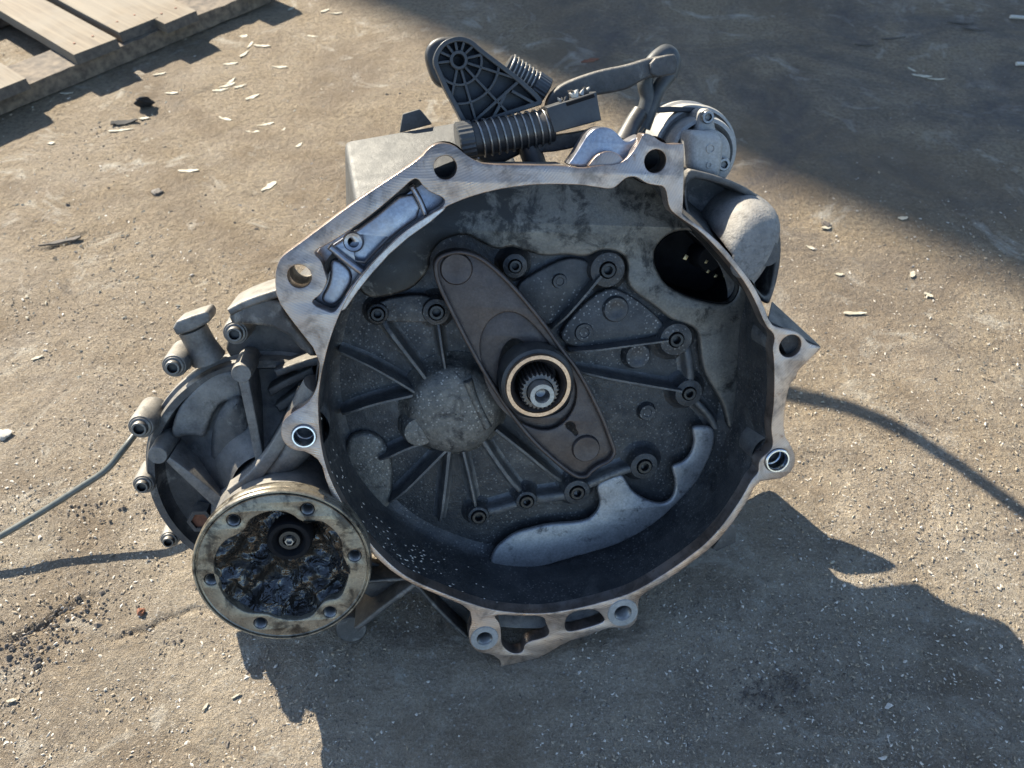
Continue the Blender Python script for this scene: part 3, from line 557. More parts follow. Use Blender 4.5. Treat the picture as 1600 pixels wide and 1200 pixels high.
def disc_at(name, x, y, r, z, h, m, parent):
    R = L(2*r, x, y, z)/2; return lathe(name, [(R*1.06, z-0.001), (R, z+h*0.7), (R*0.93, z+h), (R*0.55, z+h*0.9), (0, z+h*0.8)], P2(x, y, z), m, parent, 32)
disc_at('lever_pivot', 713, 420, 25, ZL, 0.0025, 'lever', lev); disc_at('lever_pad', 915, 700, 21, ZL, 0.0035, 'lever', lev)
# pressed arch around the bearing window
ar = chaikin([(778, 640), (760, 600), (750, 560), (749, 530), (760, 503), (785, 488), (812, 491), (835, 515), (860, 545)], 2, False)
ZB = -0.022; bc = P2(842, 604, ZB); q = L(100, 842, 604, ZB)/100
lathe('bearing_carrier', [(q*60, ZL-0.01), (q*59, -0.034), (q*57, -0.028), (q*53, -0.026), (q*51, -0.026)], bc, 'rubber', lev, 56)
lathe('release_bearing', [(q*51.5, -0.03), (q*51, ZB-0.0008), (q*50, ZB), (q*44.3, ZB), (q*43.6, ZB-0.0007), (q*43, ZB-0.003)], bc, 'bronze', lev, 64)
lathe('bearing_bore', [(q*43.2, ZB-0.0025), (q*41, ZB-0.0035), (q*37, ZB-0.0070), (q*36, ZB-0.010), (q*36, ZB-0.03), (q*20, ZB-0.032)], bc, 'lever', lev, 56)
# splined input shaft, pointing at the viewer
se = P2(848, 620, -0.006); SZ = -0.008
def spline_ring(rad_o, rad_i, z, n=26):
    o = []
    for k in range(n):
        for t, r in ((0, rad_i), (0.25, rad_o), (0.5, rad_o), (0.75, rad_i)):
            a = 2*math.pi*(k+t)/n; o.append((se[0]+r*math.cos(a), se[1]+r*math.sin(a), z))
    return o
ro = L(61, 848, 620, -0.02)/2; ri = ro*0.88
sh = loft('input_shaft', [spline_ring(ro, ri, -0.085), spline_ring(ro, ri, -0.0215), spline_ring(ro*0.93, ri*0.97, -0.0195), spline_ring(ri*0.8, ri*0.8, -0.0190)], 'splined', GB, 30)
re_ = L(39, 848, 620, SZ)/2
lathe('shaft_nose', [(re_*1.05, -0.021), (re_*1.05, -0.0205), (re_, SZ-0.001), (re_*0.96, SZ), (re_*0.62, SZ), (re_*0.52, SZ-0.002), (re_*0.42, SZ-0.006), (re_*0.4, SZ-0.01), (0, SZ-0.012)], se, 'steel', sh, 36)

random.seed(21); fv = []; ff = []
for k in range(90):
    t = random.random(); x = 536+70*t+random.gauss(0, 9); y = 650+290*t**0.9+random.gauss(0, 12)
    if k % 3 == 0: x, y = random.uniform(600, 770), random.uniform(870, 935)
    c2 = P2(x, y, -0.05); dx, dy = c2[0]-cin[0], c2[1]-cin[1]; a = (math.atan2(dy, dx) % (2*math.pi)); i = int(a/(2*math.pi)*360) % 360
    z = -random.uniform(0.012, 0.06); t2 = -z/0.09; r = pin[i]*(1-t2)+pba[i]*t2-0.0003
    s0 = random.uniform(0.0004, 0.0011); o3 = np.array([cin[0]+r*math.cos(a), cin[1]+r*math.sin(a), z]); ta = np.array([-math.sin(a), math.cos(a), 0]); za = np.array([0, 0, 1.0]); na = -np.array([math.cos(a), math.sin(a), 0])
    b0 = len(fv); fv += [o3+ta*s0*2.2, o3+za*s0*1.2, o3-ta*s0*1.6, o3-za*s0, o3+na*s0*0.8]; ff += [(b0, b0+1, b0+4), (b0+1, b0+2, b0+4), (b0+2, b0+3, b0+4), (b0+3, b0, b0+4)]
fk = from_py('pale_flecks', fv, ff, 'stone_light', GB); fk['kind'] = 'stuff'
# ------------------------------------------------------------------ differential flange
ZD = 0.012
dc = P2(442, 885, ZD); k_ = 0.103*(KN+ZD)/KN*abs(KN)   # bolt circle radius
holes = [(480.3, 795.7), (554, 868.6), (515.5, 956.3), (406.9, 973.6), (329.9, 905.7), (364.8, 813.3)]
hp = [np.array(P2(x, y, ZD)) for x, y in holes]; dc = tuple(np.mean(np.array(hp), 0)); rb = float(np.mean([np.linalg.norm(q2-np.array(dc)) for q2 in hp]))
rim = rb*1.235
CAV = [(v[0]/3.636+180, v[1]/3.636+700) for v in [(760, 405), (850, 362), (950, 357), (1010, 380), (1050, 415), (1110, 422), (1170, 412), (1240, 460), (1290, 530), (1288, 600), (1305, 640), (1330, 690), (1320, 760), (1280, 858), (1200, 862), (1150, 910), (1120, 960), (1020, 985), (900, 960), (860, 940), (740, 940), (650, 880), (600, 820), (560, 700), (560, 620), (610, 530), (700, 490), (740, 460)]]
face = prism('differential_flange', [circ2(*dc, rim*0.945, 96), poly(CAV, ZD, 2)]+[circ2(q2[0], q2[1], rb*0.098, 20) for q2 in hp], ZD-0.010, ZD, 'oily', GB, 0.0008)
lathe('flange_rim', [(rim*0.90, ZD-0.0012), (rim*0.945, ZD+0.0004), (rim*0.952, ZD-0.0016), (rim*0.965, ZD-0.0016), (rim*0.97, ZD+0.0006), (rim*0.985, ZD+0.0006), (rim*1.0, ZD-0.001), (rim*1.0, ZD-0.006), (rim*0.985, ZD-0.0085), (rim*1.0, ZD-0.011), (rim*0.99, ZD-0.018), (rim*0.93, ZD-0.022)], dc, 'oily', face, 96)
clamp_out(lathe('differential_neck', [(rim*0.95, ZD-0.02), (rim*0.93, ZD-0.035), (rim*0.95, ZD-0.06), (rim*1.02, ZD-0.085), (rim*1.08, ZD-0.11)], dc, 'cast', GB, 96))
for x, y in holes: thread(x, y, 10, ZD, 'steel', face, 0.016, 7)
# cavity full of grease: lumpy surface
def grease():
    rings_ = []; cv = polar(poly(CAV, ZD, 2), dc, 120); rr = np.random.default_rng(3)
    ks = np.linspace(1.02, 0.02, 26); v = []
    ph = rr.uniform(0, 6.3, 12)
    for j, k in enumerate(ks):
        ring_ = []
        for i, r in enumerate(cv):
            a = 2*math.pi*i/120; x = r*k*math.cos(a); y = r*k*math.sin(a)
            wob = sum(math.sin(x*f1*ga+y*f1*gb+p2)*am for f1, ga, gb, am, p2 in ((130, 1, .6, .0034, ph[0]), (170, -.5, 1, .0032, ph[1]), (290, .9, -.7, .0016, ph[2]), (700, .3, 1, .0005, ph[3]), (650, 1, .2, .0005, ph[4])))
            lo_ = -y/cv[0]  # more grease has slumped low down
            z = ZD-0.006-0.016*min(1, (1-k)*3.0)+wob+0.006*max(0, lo_)*(1 if k < .85 else k*0)
            ring_.append((dc[0]+x, dc[1]+y, z))
        rings_.append(ring_)
    return loft('grease', rings_, 'grease', face, 80, cap1=True)
grease()
hc = P2(452, 846, ZD-0.006)
uq = L(10, 452, 846, ZD-0.006)/10
lathe('drive_flange', [(uq*36, ZD-0.03), (uq*36, ZD-0.008), (uq*33, ZD-0.005), (uq*27, ZD-0.005), (uq*23, ZD-0.009), (uq*19, ZD-0.012), (uq*18, ZD-0.011)], hc, 'void', face, 48)
dh = lathe('drive_hub', [(uq*20, ZD-0.02), (uq*18, ZD-0.009), (uq*16.5, ZD-0.0075), (uq*11, ZD-0.0075), (uq*9, ZD-0.010), (0, ZD-0.010)], hc, 'dark_steel', face, 40)
lathe('hub_bolt', [(uq*8, ZD-0.012), (uq*8, ZD-0.006), (uq*7, ZD-0.005), (uq*5, ZD-0.005), (uq*4.2, ZD-0.008), (0, ZD-0.008)], hc, 'steel', dh, 6)

# ------------------------------------------------------------------ left housing round the differential
ZH = -0.080
hcx, hcy, hr = 430, 742, 197
H0 = P2(hcx, hcy, ZH); HR = L(2*hr, hcx, hcy, ZH)/2
hs = lathe('differential_housing', [(HR*0.30, -0.05), (HR*0.45, -0.066), (HR*0.62, -0.084), (HR*0.80, -0.094), (HR*0.88, -0.095), (HR*0.915, -0.090), (HR*0.93, ZH), (HR*0.985, ZH), (HR*1.0, ZH-0.003), (HR*1.0, -0.125), (HR*0.9, -0.13)], H0, 'cast_dark', GB, 160); clamp_out(hs)
clamp_out(lathe('housing_joint', [(HR*1.0, -0.094), (HR*1.03, -0.095), (HR*1.035, -0.098), (HR*1.035, -0.106), (HR*1.03, -0.108), (HR*1.0, -0.109)], H0, 'cast', GB, 160))
def hrib(pts, w0, w1, z0, z1, m='cast', bev=0.002): return clamp_out(rib('housing_rib', pts, w0, w1, z0, z1, m, GB, bev))
hrib([(380, 592), (390, 640), (400, 690), (410, 740)], 17, 13, -0.10, -0.046, 'cast', 0.0012)
hrib([(262, 718), (300, 750), (352, 795)], 8, 22, -0.10, -0.050, 'cast', 0.0012)
hrib([(470, 625), (440, 690), (400, 745), (360, 775)], 20, 22, -0.09, -0.03)
hrib([(430, 585), (470, 570), (500, 565)], 12, 12, -0.10, -0.066, 'cast_dark')
hrib([(420, 615), (450, 598), (490, 580)], 12, 12, -0.10, -0.070, 'cast_dark')
hrib([(433, 640), (460, 622), (490, 600)], 14, 14, -0.10, -0.070, 'cast_dark')
# drained pad with a dark hollow beside the vertical rib
prism('housing_pad', [poly([(262, 690), (275, 640), (310, 600), (345, 580), (372, 580), (384, 640), (350, 625), (330, 650), (318, 690), (300, 680)], -0.078, 2)], -0.097, -0.079, 'cast', GB, 0.004)
clamp_out(prism('housing_swelling', [poly([(325, 700), (332, 660), (350, 632), (375, 620), (392, 660), (400, 720), (385, 760), (345, 770), (328, 740)], -0.068, 2)], -0.1, -0.068, 'cast_dark', GB, 0.01))
# roof web to the flange
clamp_out(prism('roof_web', [poly([(356, 490), (378, 478), (435, 462), (452, 500), (500, 556), (480, 556), (440, 512), (378, 505), (364, 508)], -0.03, 1)], -0.085, -0.028, 'cast_dark', GB, 0.003))
hrib([(357, 489), (385, 474), (436, 458)], 12, 14, -0.085, -0.026, 'cast')
clamp_out(prism('wall_panel', [poly([(360, 505), (440, 500), (500, 556), (500, 700), (480, 640), (470, 560), (390, 560), (350, 560)], -0.095, 1)], -0.12, -0.095, 'cast_dark', GB, 0.003))
# column behind the dowel lug
clamp_out(tube('lug_column', [P(495, 600, -0.02), P(478, 640, -0.03), P(470, 690, -0.04), P(420, 740, -0.05)], [0.012, 0.014, 0.015, 0.014], 'cast', GB, 18))

def bolt_unit(x, y, r, z, back, bolt=True, m='cast'):
    R = L(2*r, x, y, z)/2; c_ = P2(x, y, z)
    o = lathe('housing_boss', [(R*1.18, back), (R*1.04, z-0.006), (R, z-0.001), (R*0.94, z), (0, z)], c_, m, GB, 30)
    if bolt:
        bo = lathe('flange_bolt', [(R*0.84, z-0.001), (R*0.84, z+0.0012), (R*0.79, z+0.0018), (R*0.64, z+0.0020), (R*0.62, z+0.0028), (R*0.61, z+0.0058), (R*0.56, z+0.0066), (R*0.42, z+0.0066)], c_, 'bolt', o, 30)
        rr = []
        for zz, k in ((z+0.0066, 1.0), (z+0.0025, 0.96)):
            rr.append([(c_[0]+R*0.425*k*(1+0.09*math.cos(6*a))*math.cos(a), c_[1]+R*0.425*k*(1+0.09*math.cos(6*a))*math.sin(a), zz) for a in np.linspace(0, 2*math.pi, 36, endpoint=False)])
        loft('bolt_socket', rr, 'dark_steel', bo, 40, cap1=True)
    return o
bolt_unit(368, 520, 20, -0.058, -0.10); bolt_unit(272, 572, 19.5, -0.062, -0.104); bolt_unit(220, 667, 20.5, -0.062, -0.106); bolt_unit(224, 757, 17, -0.075, -0.108); bolt_unit(265, 843, 15, -0.085, -0.112)
bolt_unit(377, 584, 16, -0.045, -0.1, False); bolt_unit(246, 712, 15.5, -0.050, -0.11, False)
bolt_unit(549, 984, 24, -0.045, -0.075, False, 'cast_dark')
# filler neck leaning up and back
fn = P(300, 506, -0.07)
f0 = np.array(P(326, 560, -0.088)); f1 = np.array(P(300, 512, -0.082)); f2 = np.array(P(297, 498, -0.065))
tube('filler_neck', [f0, f0*0.5+f1*0.5, f1], [0.0165, 0.0135, 0.0135], 'cast', GB, 24)
fc = [P(x, y, -0.068) for x, y in ((269, 513), (275, 502), (300, 493), (322, 486), (328, 494), (327, 504), (300, 518), (276, 525))]
hull('filler_cap', fc+[(q2[0], q2[1], q2[2]-0.030) for q2 in fc], 'cast', GB, 0.0025)
# drain plug deep in the housing, rusty
lathe('drain_plug', [(0.013, -0.09), (0.013, -0.066), (0.009, -0.066), (0.0085, -0.072), (0, -0.072)], P2(313, 815, -0.066), 'cast_dark', GB, 6)
lathe('rusty_plug_core', [(0.0088, -0.0715), (0.0085, -0.069), (0, -0.0685)], P2(313, 815, -0.068), 'rust', GB, 16)
# webs below: between differential and bell
hrib([(560, 912), (600, 908), (648, 905)], 6, 5, -0.06, -0.02, 'cast_dark'); hrib([(556, 985), (600, 950), (652, 912)], 8, 8, -0.07, -0.02, 'cast_dark'); hrib([(650, 915), (685, 955), (730, 998)], 6, 6, -0.045, -0.02, 'cast_dark')
clamp_out(prism('lower_web', [poly([(560, 870), (610, 890), (735, 945), (733, 985), (690, 950), (640, 920), (560, 940)], -0.045, 1)], -0.055, -0.045, 'cast_dark', GB, 0.002))

# ------------------------------------------------------------------ gear case behind, lit from above
def below(q2, d): return (q2[0], q2[1]-d, q2[2])
a0, a1, a2, a3 = P(556, 322, -0.118), P(538, 220, -0.215), P(775, 178, -0.215), P(830, 300, -0.118)
hull('gear_case', [a0, a1, a2, a3, below(a0, .10), below(a1, .09), below(a2, .12), below(a3, .12)], 'case', GB, 0.006)
b0 = [P(624, 208, -0.213), P(629, 178, -0.213), P(656, 170, -0.213), P(676, 194, -0.213)]
b1 = [(q2[0], q2[1], q2[2]-0.012) for q2 in b0]
hull('case_tab', b0+b1, 'case', GB, 0.002, 2)


# ------------------------------------------------------------------ gear selector tower
ZS = -0.052
SEL = [(680, 80), (691, 65), (706, 58), (721, 56), (738, 62), (752, 75), (788, 102), (815, 123), (855, 161), (830, 169), (770, 189), (734, 204), (725, 198), (710, 168), (695, 141), (683, 114), (676, 97)]
so = poly(SEL, ZS, 2)
sel = prism('selector_lever', [poly(SEL, ZS, 2), circ(717, 94, 7.5, ZS, 20)], ZS-0.022, ZS-0.015, 'black', GB, 0.001)
prism('lever_border', [so, inset(so, 0.0040)], ZS-0.018, ZS, 'black', sel, 0.0008)
sc_ = P2(717, 94, ZS); sq = L(10, 717, 94, ZS)/10
lathe('pivot_hub', [(sq*14.5, ZS-0.016), (sq*14, ZS+0.0005), (sq*13, ZS+0.001), (sq*9.5, ZS+0.001), (sq*8.8, ZS), (sq*8.5, ZS-0.017)], sc_, 'black', sel, 32)
for k in range(11):
    an = math.radians(-100+k*29); seg = []
    for r in np.linspace(13, 140, 70):
        q2 = (sc_[0]+sq*r*math.cos(an), sc_[1]+sq*r*math.sin(an))
        if not inside(q2, so): break
        seg.append(q2)
    if len(seg) > 3:
        a = np.array(seg[0]); e = np.array(seg[-1]); nn = np.array([-math.sin(an), math.cos(an)])*sq*2.1
        prism('stiffening_rib', [[tuple(a+nn), tuple(e+nn), tuple(e-nn), tuple(a-nn)]], ZS-0.016, ZS-0.001, 'black', sel, 0.0006)
for rr_ in (36, 64):
    run = []
    for t in np.linspace(-math.pi, math.pi, 160):
        q2 = (sc_[0]+sq*rr_*math.cos(t), sc_[1]+sq*rr_*math.sin(t))
        if inside(q2, inset(so, 0.001)): run.append(t)
        elif run:
            if len(run) > 4: prism('stiffening_rib', [[(sc_[0]+sq*(rr_+2.1)*math.cos(t2), sc_[1]+sq*(rr_+2.1)*math.sin(t2)) for t2 in run]+[(sc_[0]+sq*(rr_-2.1)*math.cos(t2), sc_[1]+sq*(rr_-2.1)*math.sin(t2)) for t2 in run[::-1]]], ZS-0.016, ZS-0.001, 'black', sel, 0.0006)
            run = []
for p0, p1 in (((812, 126), (737, 194)), ((800, 142), (840, 164)), ((790, 148), (770, 186))):
    prism('stiffening_rib', [bar_poly(p0, p1, 5, 5, ZS)], ZS-0.016, ZS-0.001, 'black', sel, 0.0006)
# counterweight head behind
hd = poly([(667, 100), (664, 85), (668, 70), (680, 60), (696, 56), (725, 60), (735, 90), (715, 140), (690, 138), (676, 126)], ZS-0.02, 2)
prism('selector_head', [hd], ZS-0.045, ZS-0.018, 'rubber', sel, 0.004)
def bellows(p0, p1, r0, r1, n, parent):
    """black boot with bright wire coils, p0 and p1 in the gearbox frame"""
    p0 = np.array(p0); p1 = np.array(p1); core = tube('spring_boot', [p0, p0*0.5+p1*0.5, p1], [r0*0.92, (r0+r1)*0.46, r1*0.92], 'rubber', parent, 24)
    d = (p1-p0)/np.linalg.norm(p1-p0); a = np.cross(d, (0, 0.2, 1)); a /= np.linalg.norm(a); b2 = np.cross(d, a)
    pts = []
    for i in range(n*16+1):
        t = i/(n*16); c_ = p0+(p1-p0)*(0.14+0.80*t); r = r0*(1-t)+r1*t; an = 2*math.pi*i/16
        pts.append(c_+r*(a*math.cos(an)+b2*math.sin(an)))
    tube('coil_spring', pts, 0.0009, 'steel', core, 8, 1)
    nr = 26; v = []  # knurled end collar
    rr = []
    for zz, k in ((-0.004, .9), (-0.003, 1.0), (0.009, 1.0), (0.010, .9)):
        rr.append([tuple(p0+d*zz+r0*1.06*k*(1+0.035*(i % 2))*(a*math.cos(2*math.pi*i/(2*nr))+b2*math.sin(2*math.pi*i/(2*nr)))) for i in range(2*nr)])
    loft('knurled_collar', rr, 'black', core, 20, True, True)
    return core
bellows(P(722, 222, -0.045), P(862, 196, -0.05), 0.0155, 0.0150, 10, sel)
bellows(P(846, 142, -0.09), P(790, 104, -0.09), 0.0125, 0.0125, 8, sel)
prism('selector_foot', [poly([(728, 205), (860, 180), (868, 205), (800, 252), (760, 258), (735, 245)], -0.06, 1)], -0.085, -0.062, 'black', sel, 0.003)
# clip block with crumbs on top
bl = [(854, 168), (932, 143), (940, 188), (866, 208)]
cb = prism('cable_clip', [poly(bl, -0.035, 0)], -0.062, -0.035, 'black', GB, 0.0012)
def boxup(px4, z0, z1, name, m, parent, bev=0.0015): return prism(name, [poly(px4, z1, 0)], z0, z1, m, parent, bev)
boxup([(884, 160), (928, 146), (930, 152), (886, 166)], -0.061, -0.0342, 'clip_slot', 'void', cb, 0.0008)
random.seed(11)
for k in range(16):
    t = random.random(); c_ = np.array(P(872+48*t, 158-13*t-random.random()*8, -0.040-0.012*random.random())); s = 0.0018+0.003*random.random()
    pts = [tuple(c_+np.array([random.uniform(-1, 1), random.uniform(-1, 1), random.uniform(-1, 1)])*s) for _ in range(8)]
    hull('crumb', pts, random.choice(['stone_light', 'stone_dark', 'cast_light', 'soot']), cb, 0)
# metal relay arm
ARM = [(852, 172), (858, 150), (872, 135), (893, 124), (940, 108), (985, 100), (1012, 90), (1052, 84), (1058, 88), (1059, 112), (1052, 116), (1018, 121), (1003, 126), (985, 138), (968, 143), (940, 148), (905, 152), (880, 166), (866, 178)]
prism('relay_arm', [poly(ARM, -0.075, 2)], -0.089, -0.075, 'cast_dark', GB, 0.0025)
prism('arm_end', [poly([(1016, 92), (1052, 83), (1059, 87), (1059, 113), (1053, 117), (1018, 122)], -0.07, 1)], -0.095, -0.071, 'cast_dark', GB, 0.002)
prism('selector_bracket', [poly([(812, 226), (840, 215), (905, 206), (930, 200), (922, 222), (880, 236), (822, 240)], -0.05, 1)], -0.062, -0.048, 'cast_dark', GB, 0.002)
tube('selector_shaft', [P(826, 228, -0.055), P(838, 262, -0.055)], 0.010, 'rubber', GB, 20)
# breather hoses hooked over the arm
tube('breather_hose', [P(1045, 120, -0.11), P(1052, 96, -0.11), P(1040, 82, -0.11), P(1018, 100, -0.105), P(1008, 128, -0.10), P(1012, 155, -0.10), P(1000, 190, -0.10), P(980, 215, -0.095)], 0.0075, 'hose', GB, 14)
tube('breather_hose', [P(1045, 118, -0.105), P(1030, 138, -0.10), P(1018, 165, -0.10), P(1005, 200, -0.10)], 0.0072, 'hose', GB, 14)
tube('breather_boot', [P(1000, 175, -0.095), P(985, 200, -0.09), P(975, 225, -0.085)], [0.008, 0.0085, 0.012], 'rubber', GB, 16)

# humps on the top edge, set back
HUMP = [(884, 262), (896, 246), (908, 227), (920, 207), (935, 198), (953, 199), (967, 210), (978, 224), (995, 214), (1007, 210), (1000, 240), (990, 262)]
prism('cast_hump', [poly(HUMP, -0.012, 2)], -0.034, -0.012, 'blue_alu', GB, 0.0015)
prism('cast_hump', [poly([(915, 264), (925, 250), (935, 240), (950, 235), (965, 239), (975, 250), (980, 264)], -0.004, 2)], -0.016, -0.003, 'milled', GB, 0.0012)
hrib([(760, 262), (880, 262)], 10, 10, -0.05, -0.015, 'cast')

# ------------------------------------------------------------------ actuator can (top right)
ZA = -0.115
ac = P2(1078, 236, ZA); aq = L(10, 1078, 236, ZA)/10
can = lathe('actuator_housing', [(0, -0.062), (aq*22, -0.062), (aq*30, -0.064), (aq*33, -0.069), (aq*34, -0.090), (aq*40, -0.090), (aq*41, -0.081), (aq*43, -0.078), (aq*48, -0.079), (aq*51, -0.084), (aq*52, -0.106), (aq*58, -0.106), (aq*59, -0.099), (aq*63, -0.100), (aq*66, -0.107), (aq*67, -0.134), (aq*71, -0.136), (aq*71, -0.146), (aq*64, -0.148)], ac, 'cast_light', GB, 64)
prism('actuator_nose', [poly([(1078, 210), (1086, 203), (1118, 206), (1130, 213), (1134, 232), (1128, 272), (1122, 282), (1076, 270), (1078, 240)], -0.0520, 2)], -0.0850, -0.0520, 'cast_light', can, 0.007)
prism('actuator_ear', [poly([(1088, 215), (1094, 185), (1098, 173), (1107, 168), (1116, 175), (1118, 195), (1124, 215)], -0.0700, 2)], -0.1150, -0.0700, 'cast_light', can, 0.004)
prism('actuator_ear', [poly([(1120, 240), (1134, 244), (1139, 255), (1138, 278), (1120, 282), (1116, 262)], -0.0600, 2)], -0.1050, -0.0600, 'cast_light', can, 0.003)
for x, y, z in ((1105, 183, -0.0700), (1130, 257, -0.0600)):
    R = L(20, x, y, z)/2; c_ = P2(x, y, z)
    s_ = lathe('star_screw', [(R*1.1, z-0.001), (R*1.08, z+0.0004), (R*1.0, z+0.0004), (R*0.98, z+0.002), (R*0.85, z+0.003), (R*0.55, z+0.003)], c_, 'steel', can, 28)
    loft('screw_socket', [[(c_[0]+R*0.56*k*(1+0.2*math.cos(6*a))*math.cos(a), c_[1]+R*0.56*k*(1+0.2*math.cos(6*a))*math.sin(a), zz) for a in np.linspace(0, 2*math.pi, 48, endpoint=False)] for zz, k in ((z+0.0031, 1), (z-0.0003, 0.95))], 'dark_steel', s_, 40, cap1=True)
# cast circle and figure on the nose
for x, y, r in ((1110, 232, 7), ):
    R = L(2*r, x, y, -0.0520)/2; lathe('cast_mark', [(R, -0.0522), (R*0.96, -0.0512), (R*0.78, -0.0512), (R*0.74, -0.0522)], P2(x, y, -0.0520), 'cast_light', can, 24)
R = L(10, 1108, 258, -0.0520)/2; lathe('cast_mark', [(R, -0.0522), (R*0.9, -0.0512), (R*0.6, -0.0512), (R*0.55, -0.0522)], P2(1108, 258, -0.0520), 'cast_light', can, 20)
prism('actuator_bracket', [poly([(1000, 172), (1030, 166), (1095, 168), (1104, 172), (1104, 176), (1030, 175), (1012, 182), (1006, 220), (996, 218)], -0.10, 1)], -0.105, -0.098, 'rubber', GB, 0.001)

# ------------------------------------------------------------------ starter bulge (right)
SB = [(1068, 262), (1100, 268), (1145, 282), (1180, 300), (1205, 328), (1219, 360), (1222, 390), (1217, 430), (1208, 462), (1200, 480), (1180, 455), (1150, 415), (1110, 372), (1070, 340)]
sbi = [(1072, 277), (1110, 283), (1150, 296), (1182, 318), (1203, 345), (1211, 372), (1213, 395), (1206, 440), (1198, 468), (1180, 448), (1150, 410), (1110, 366), (1075, 340)]
sb = prism('starter_housing', [poly(SB, -0.034, 2), poly(sbi, -0.034, 2)], -0.095, -0.034, 'cast_dark', GB, 0.002)
prism('starter_housing_back', [poly(SB, -0.068, 2)], -0.12, -0.068, 'cast_dark', sb, 0.004)
# the dome: swelling lit on top
def dome_obj():
    c_ = np.array(P(1152, 388, -0.03)); c_[2] = -0.05; rx, ry, rz = 0.034, 0.053, 0.070; v = []; f = []; nu, nv = 40, 16
    th = math.radians(-24)
    for j in range(nv+1):
        t = math.pi/2*j/nv
        for i in range(nu):
            a = 2*math.pi*i/nu; ca = math.copysign(abs(math.cos(a))**0.8, math.cos(a)); sa = math.copysign(abs(math.sin(a))**0.8, math.sin(a))
            x = rx*math.cos(t)**0.5*ca; y = ry*math.cos(t)**0.5*sa
            v.append((c_[0]+x*math.cos(th)-y*math.sin(th), c_[1]+x*math.sin(th)+y*math.cos(th), c_[2]-0.02+rz*math.sin(t)))
    for j in range(nv):
        for i in range(nu): f.append((j*nu+i, j*nu+(i+1) % nu, (j+1)*nu+(i+1) % nu, (j+1)*nu+i))
    return clamp_out(from_py('starter_dome', v, f, 'sand', sb, 60), 0.006)
dome_obj()
lathe('starter_knob', [(0.0150, -0.075), (0.0122, -0.006), (0.0114, -0.0035), (0, -0.003)], P2(1200, 396, -0.004), 'cast_dark', sb, 30)
# gusset to the right ear
g0 = [P(1206, 470, -0.03), P(1284, 542, -0.004), P(1200, 500, -0.004), P(1240, 575, -0.01), P(1190, 540, -0.06), P(1215, 560, -0.05)]
hull('ear_gusset', g0, 'cast_dark', GB, 0.0012, 2)
# foot bracket low on the right
boxup([(1113, 858), (1140, 820), (1150, 822), (1150, 848), (1120, 862)], -0.05, -0.03, 'foot_bracket', 'cast_dark', GB)

# ------------------------------------------------------------------ gear case body hidden behind the bell (carries the shadow)
bp = [P(x, y, -0.1085) for x, y in ((560, 330), (800, 270), (940, 285), (980, 420), (1005, 515), (1125, 590), (1120, 640), (1050, 740), (860, 790), (650, 780), (420, 800), (330, 720), (350, 600), (440, 480))]
bq = [(q2[0]*0.86-0.01, q2[1]*0.72+0.045, -0.20) for q2 in bp]
hull('rear_shadow_block', [P(1147, 668, -.168), P(1128, 612, -.160), P(1150, 590, -.143), P(1188, 690, -.097), P(1100, 600, -.15), P(1100, 680, -.16), P(1090, 640, -.12), P(1160, 700, -.10)], 'cast_dark', GB, 0.003)  # unseen block added to fill out the right edge of the gearbox shadow
hull('rear_shadow_block', [P(1183, 500, -.134), P(1178, 545, -.120), P(1158, 565, -.143), P(1159, 642, -.133), P(1150, 600, -.142), P(1170, 640, -.10), P(1120, 560, -.14), P(1130, 620, -.115)], 'cast_dark', GB, 0.002)  # unseen pointed block added for the knob and tip of the shadow
hull('gear_case_body', bp+bq, 'cast_dark', GB, 0.01)

hull('case_bridge', [P(985, 285, -.112), P(1060, 262, -.135), P(1105, 262, -.142), P(1090, 300, -.125), P(960, 330, -.17), P(1000, 270, -.17), P(1075, 300, -.17), P(1020, 250, -.145)], 'cast_dark', GB, 0.003)
# ------------------------------------------------------------------ loose wire at the left, added shadow cable out of view
wp = [G(-60, 868, 0.018), G(0, 838, 0.027), G(60, 803, 0.038), G(120, 765, 0.055), G(165, 735, 0.068), G(190, 706, 0.078), G(207, 684, 0.082), G(230, 655, 0.08), G(262, 640, 0.07)]
o = tube('wire', wp, 0.0038, 'wire', None, 14, 8)
tag(o, 'thin olive wire running from the left edge of the gearbox out of the picture', 'wire')

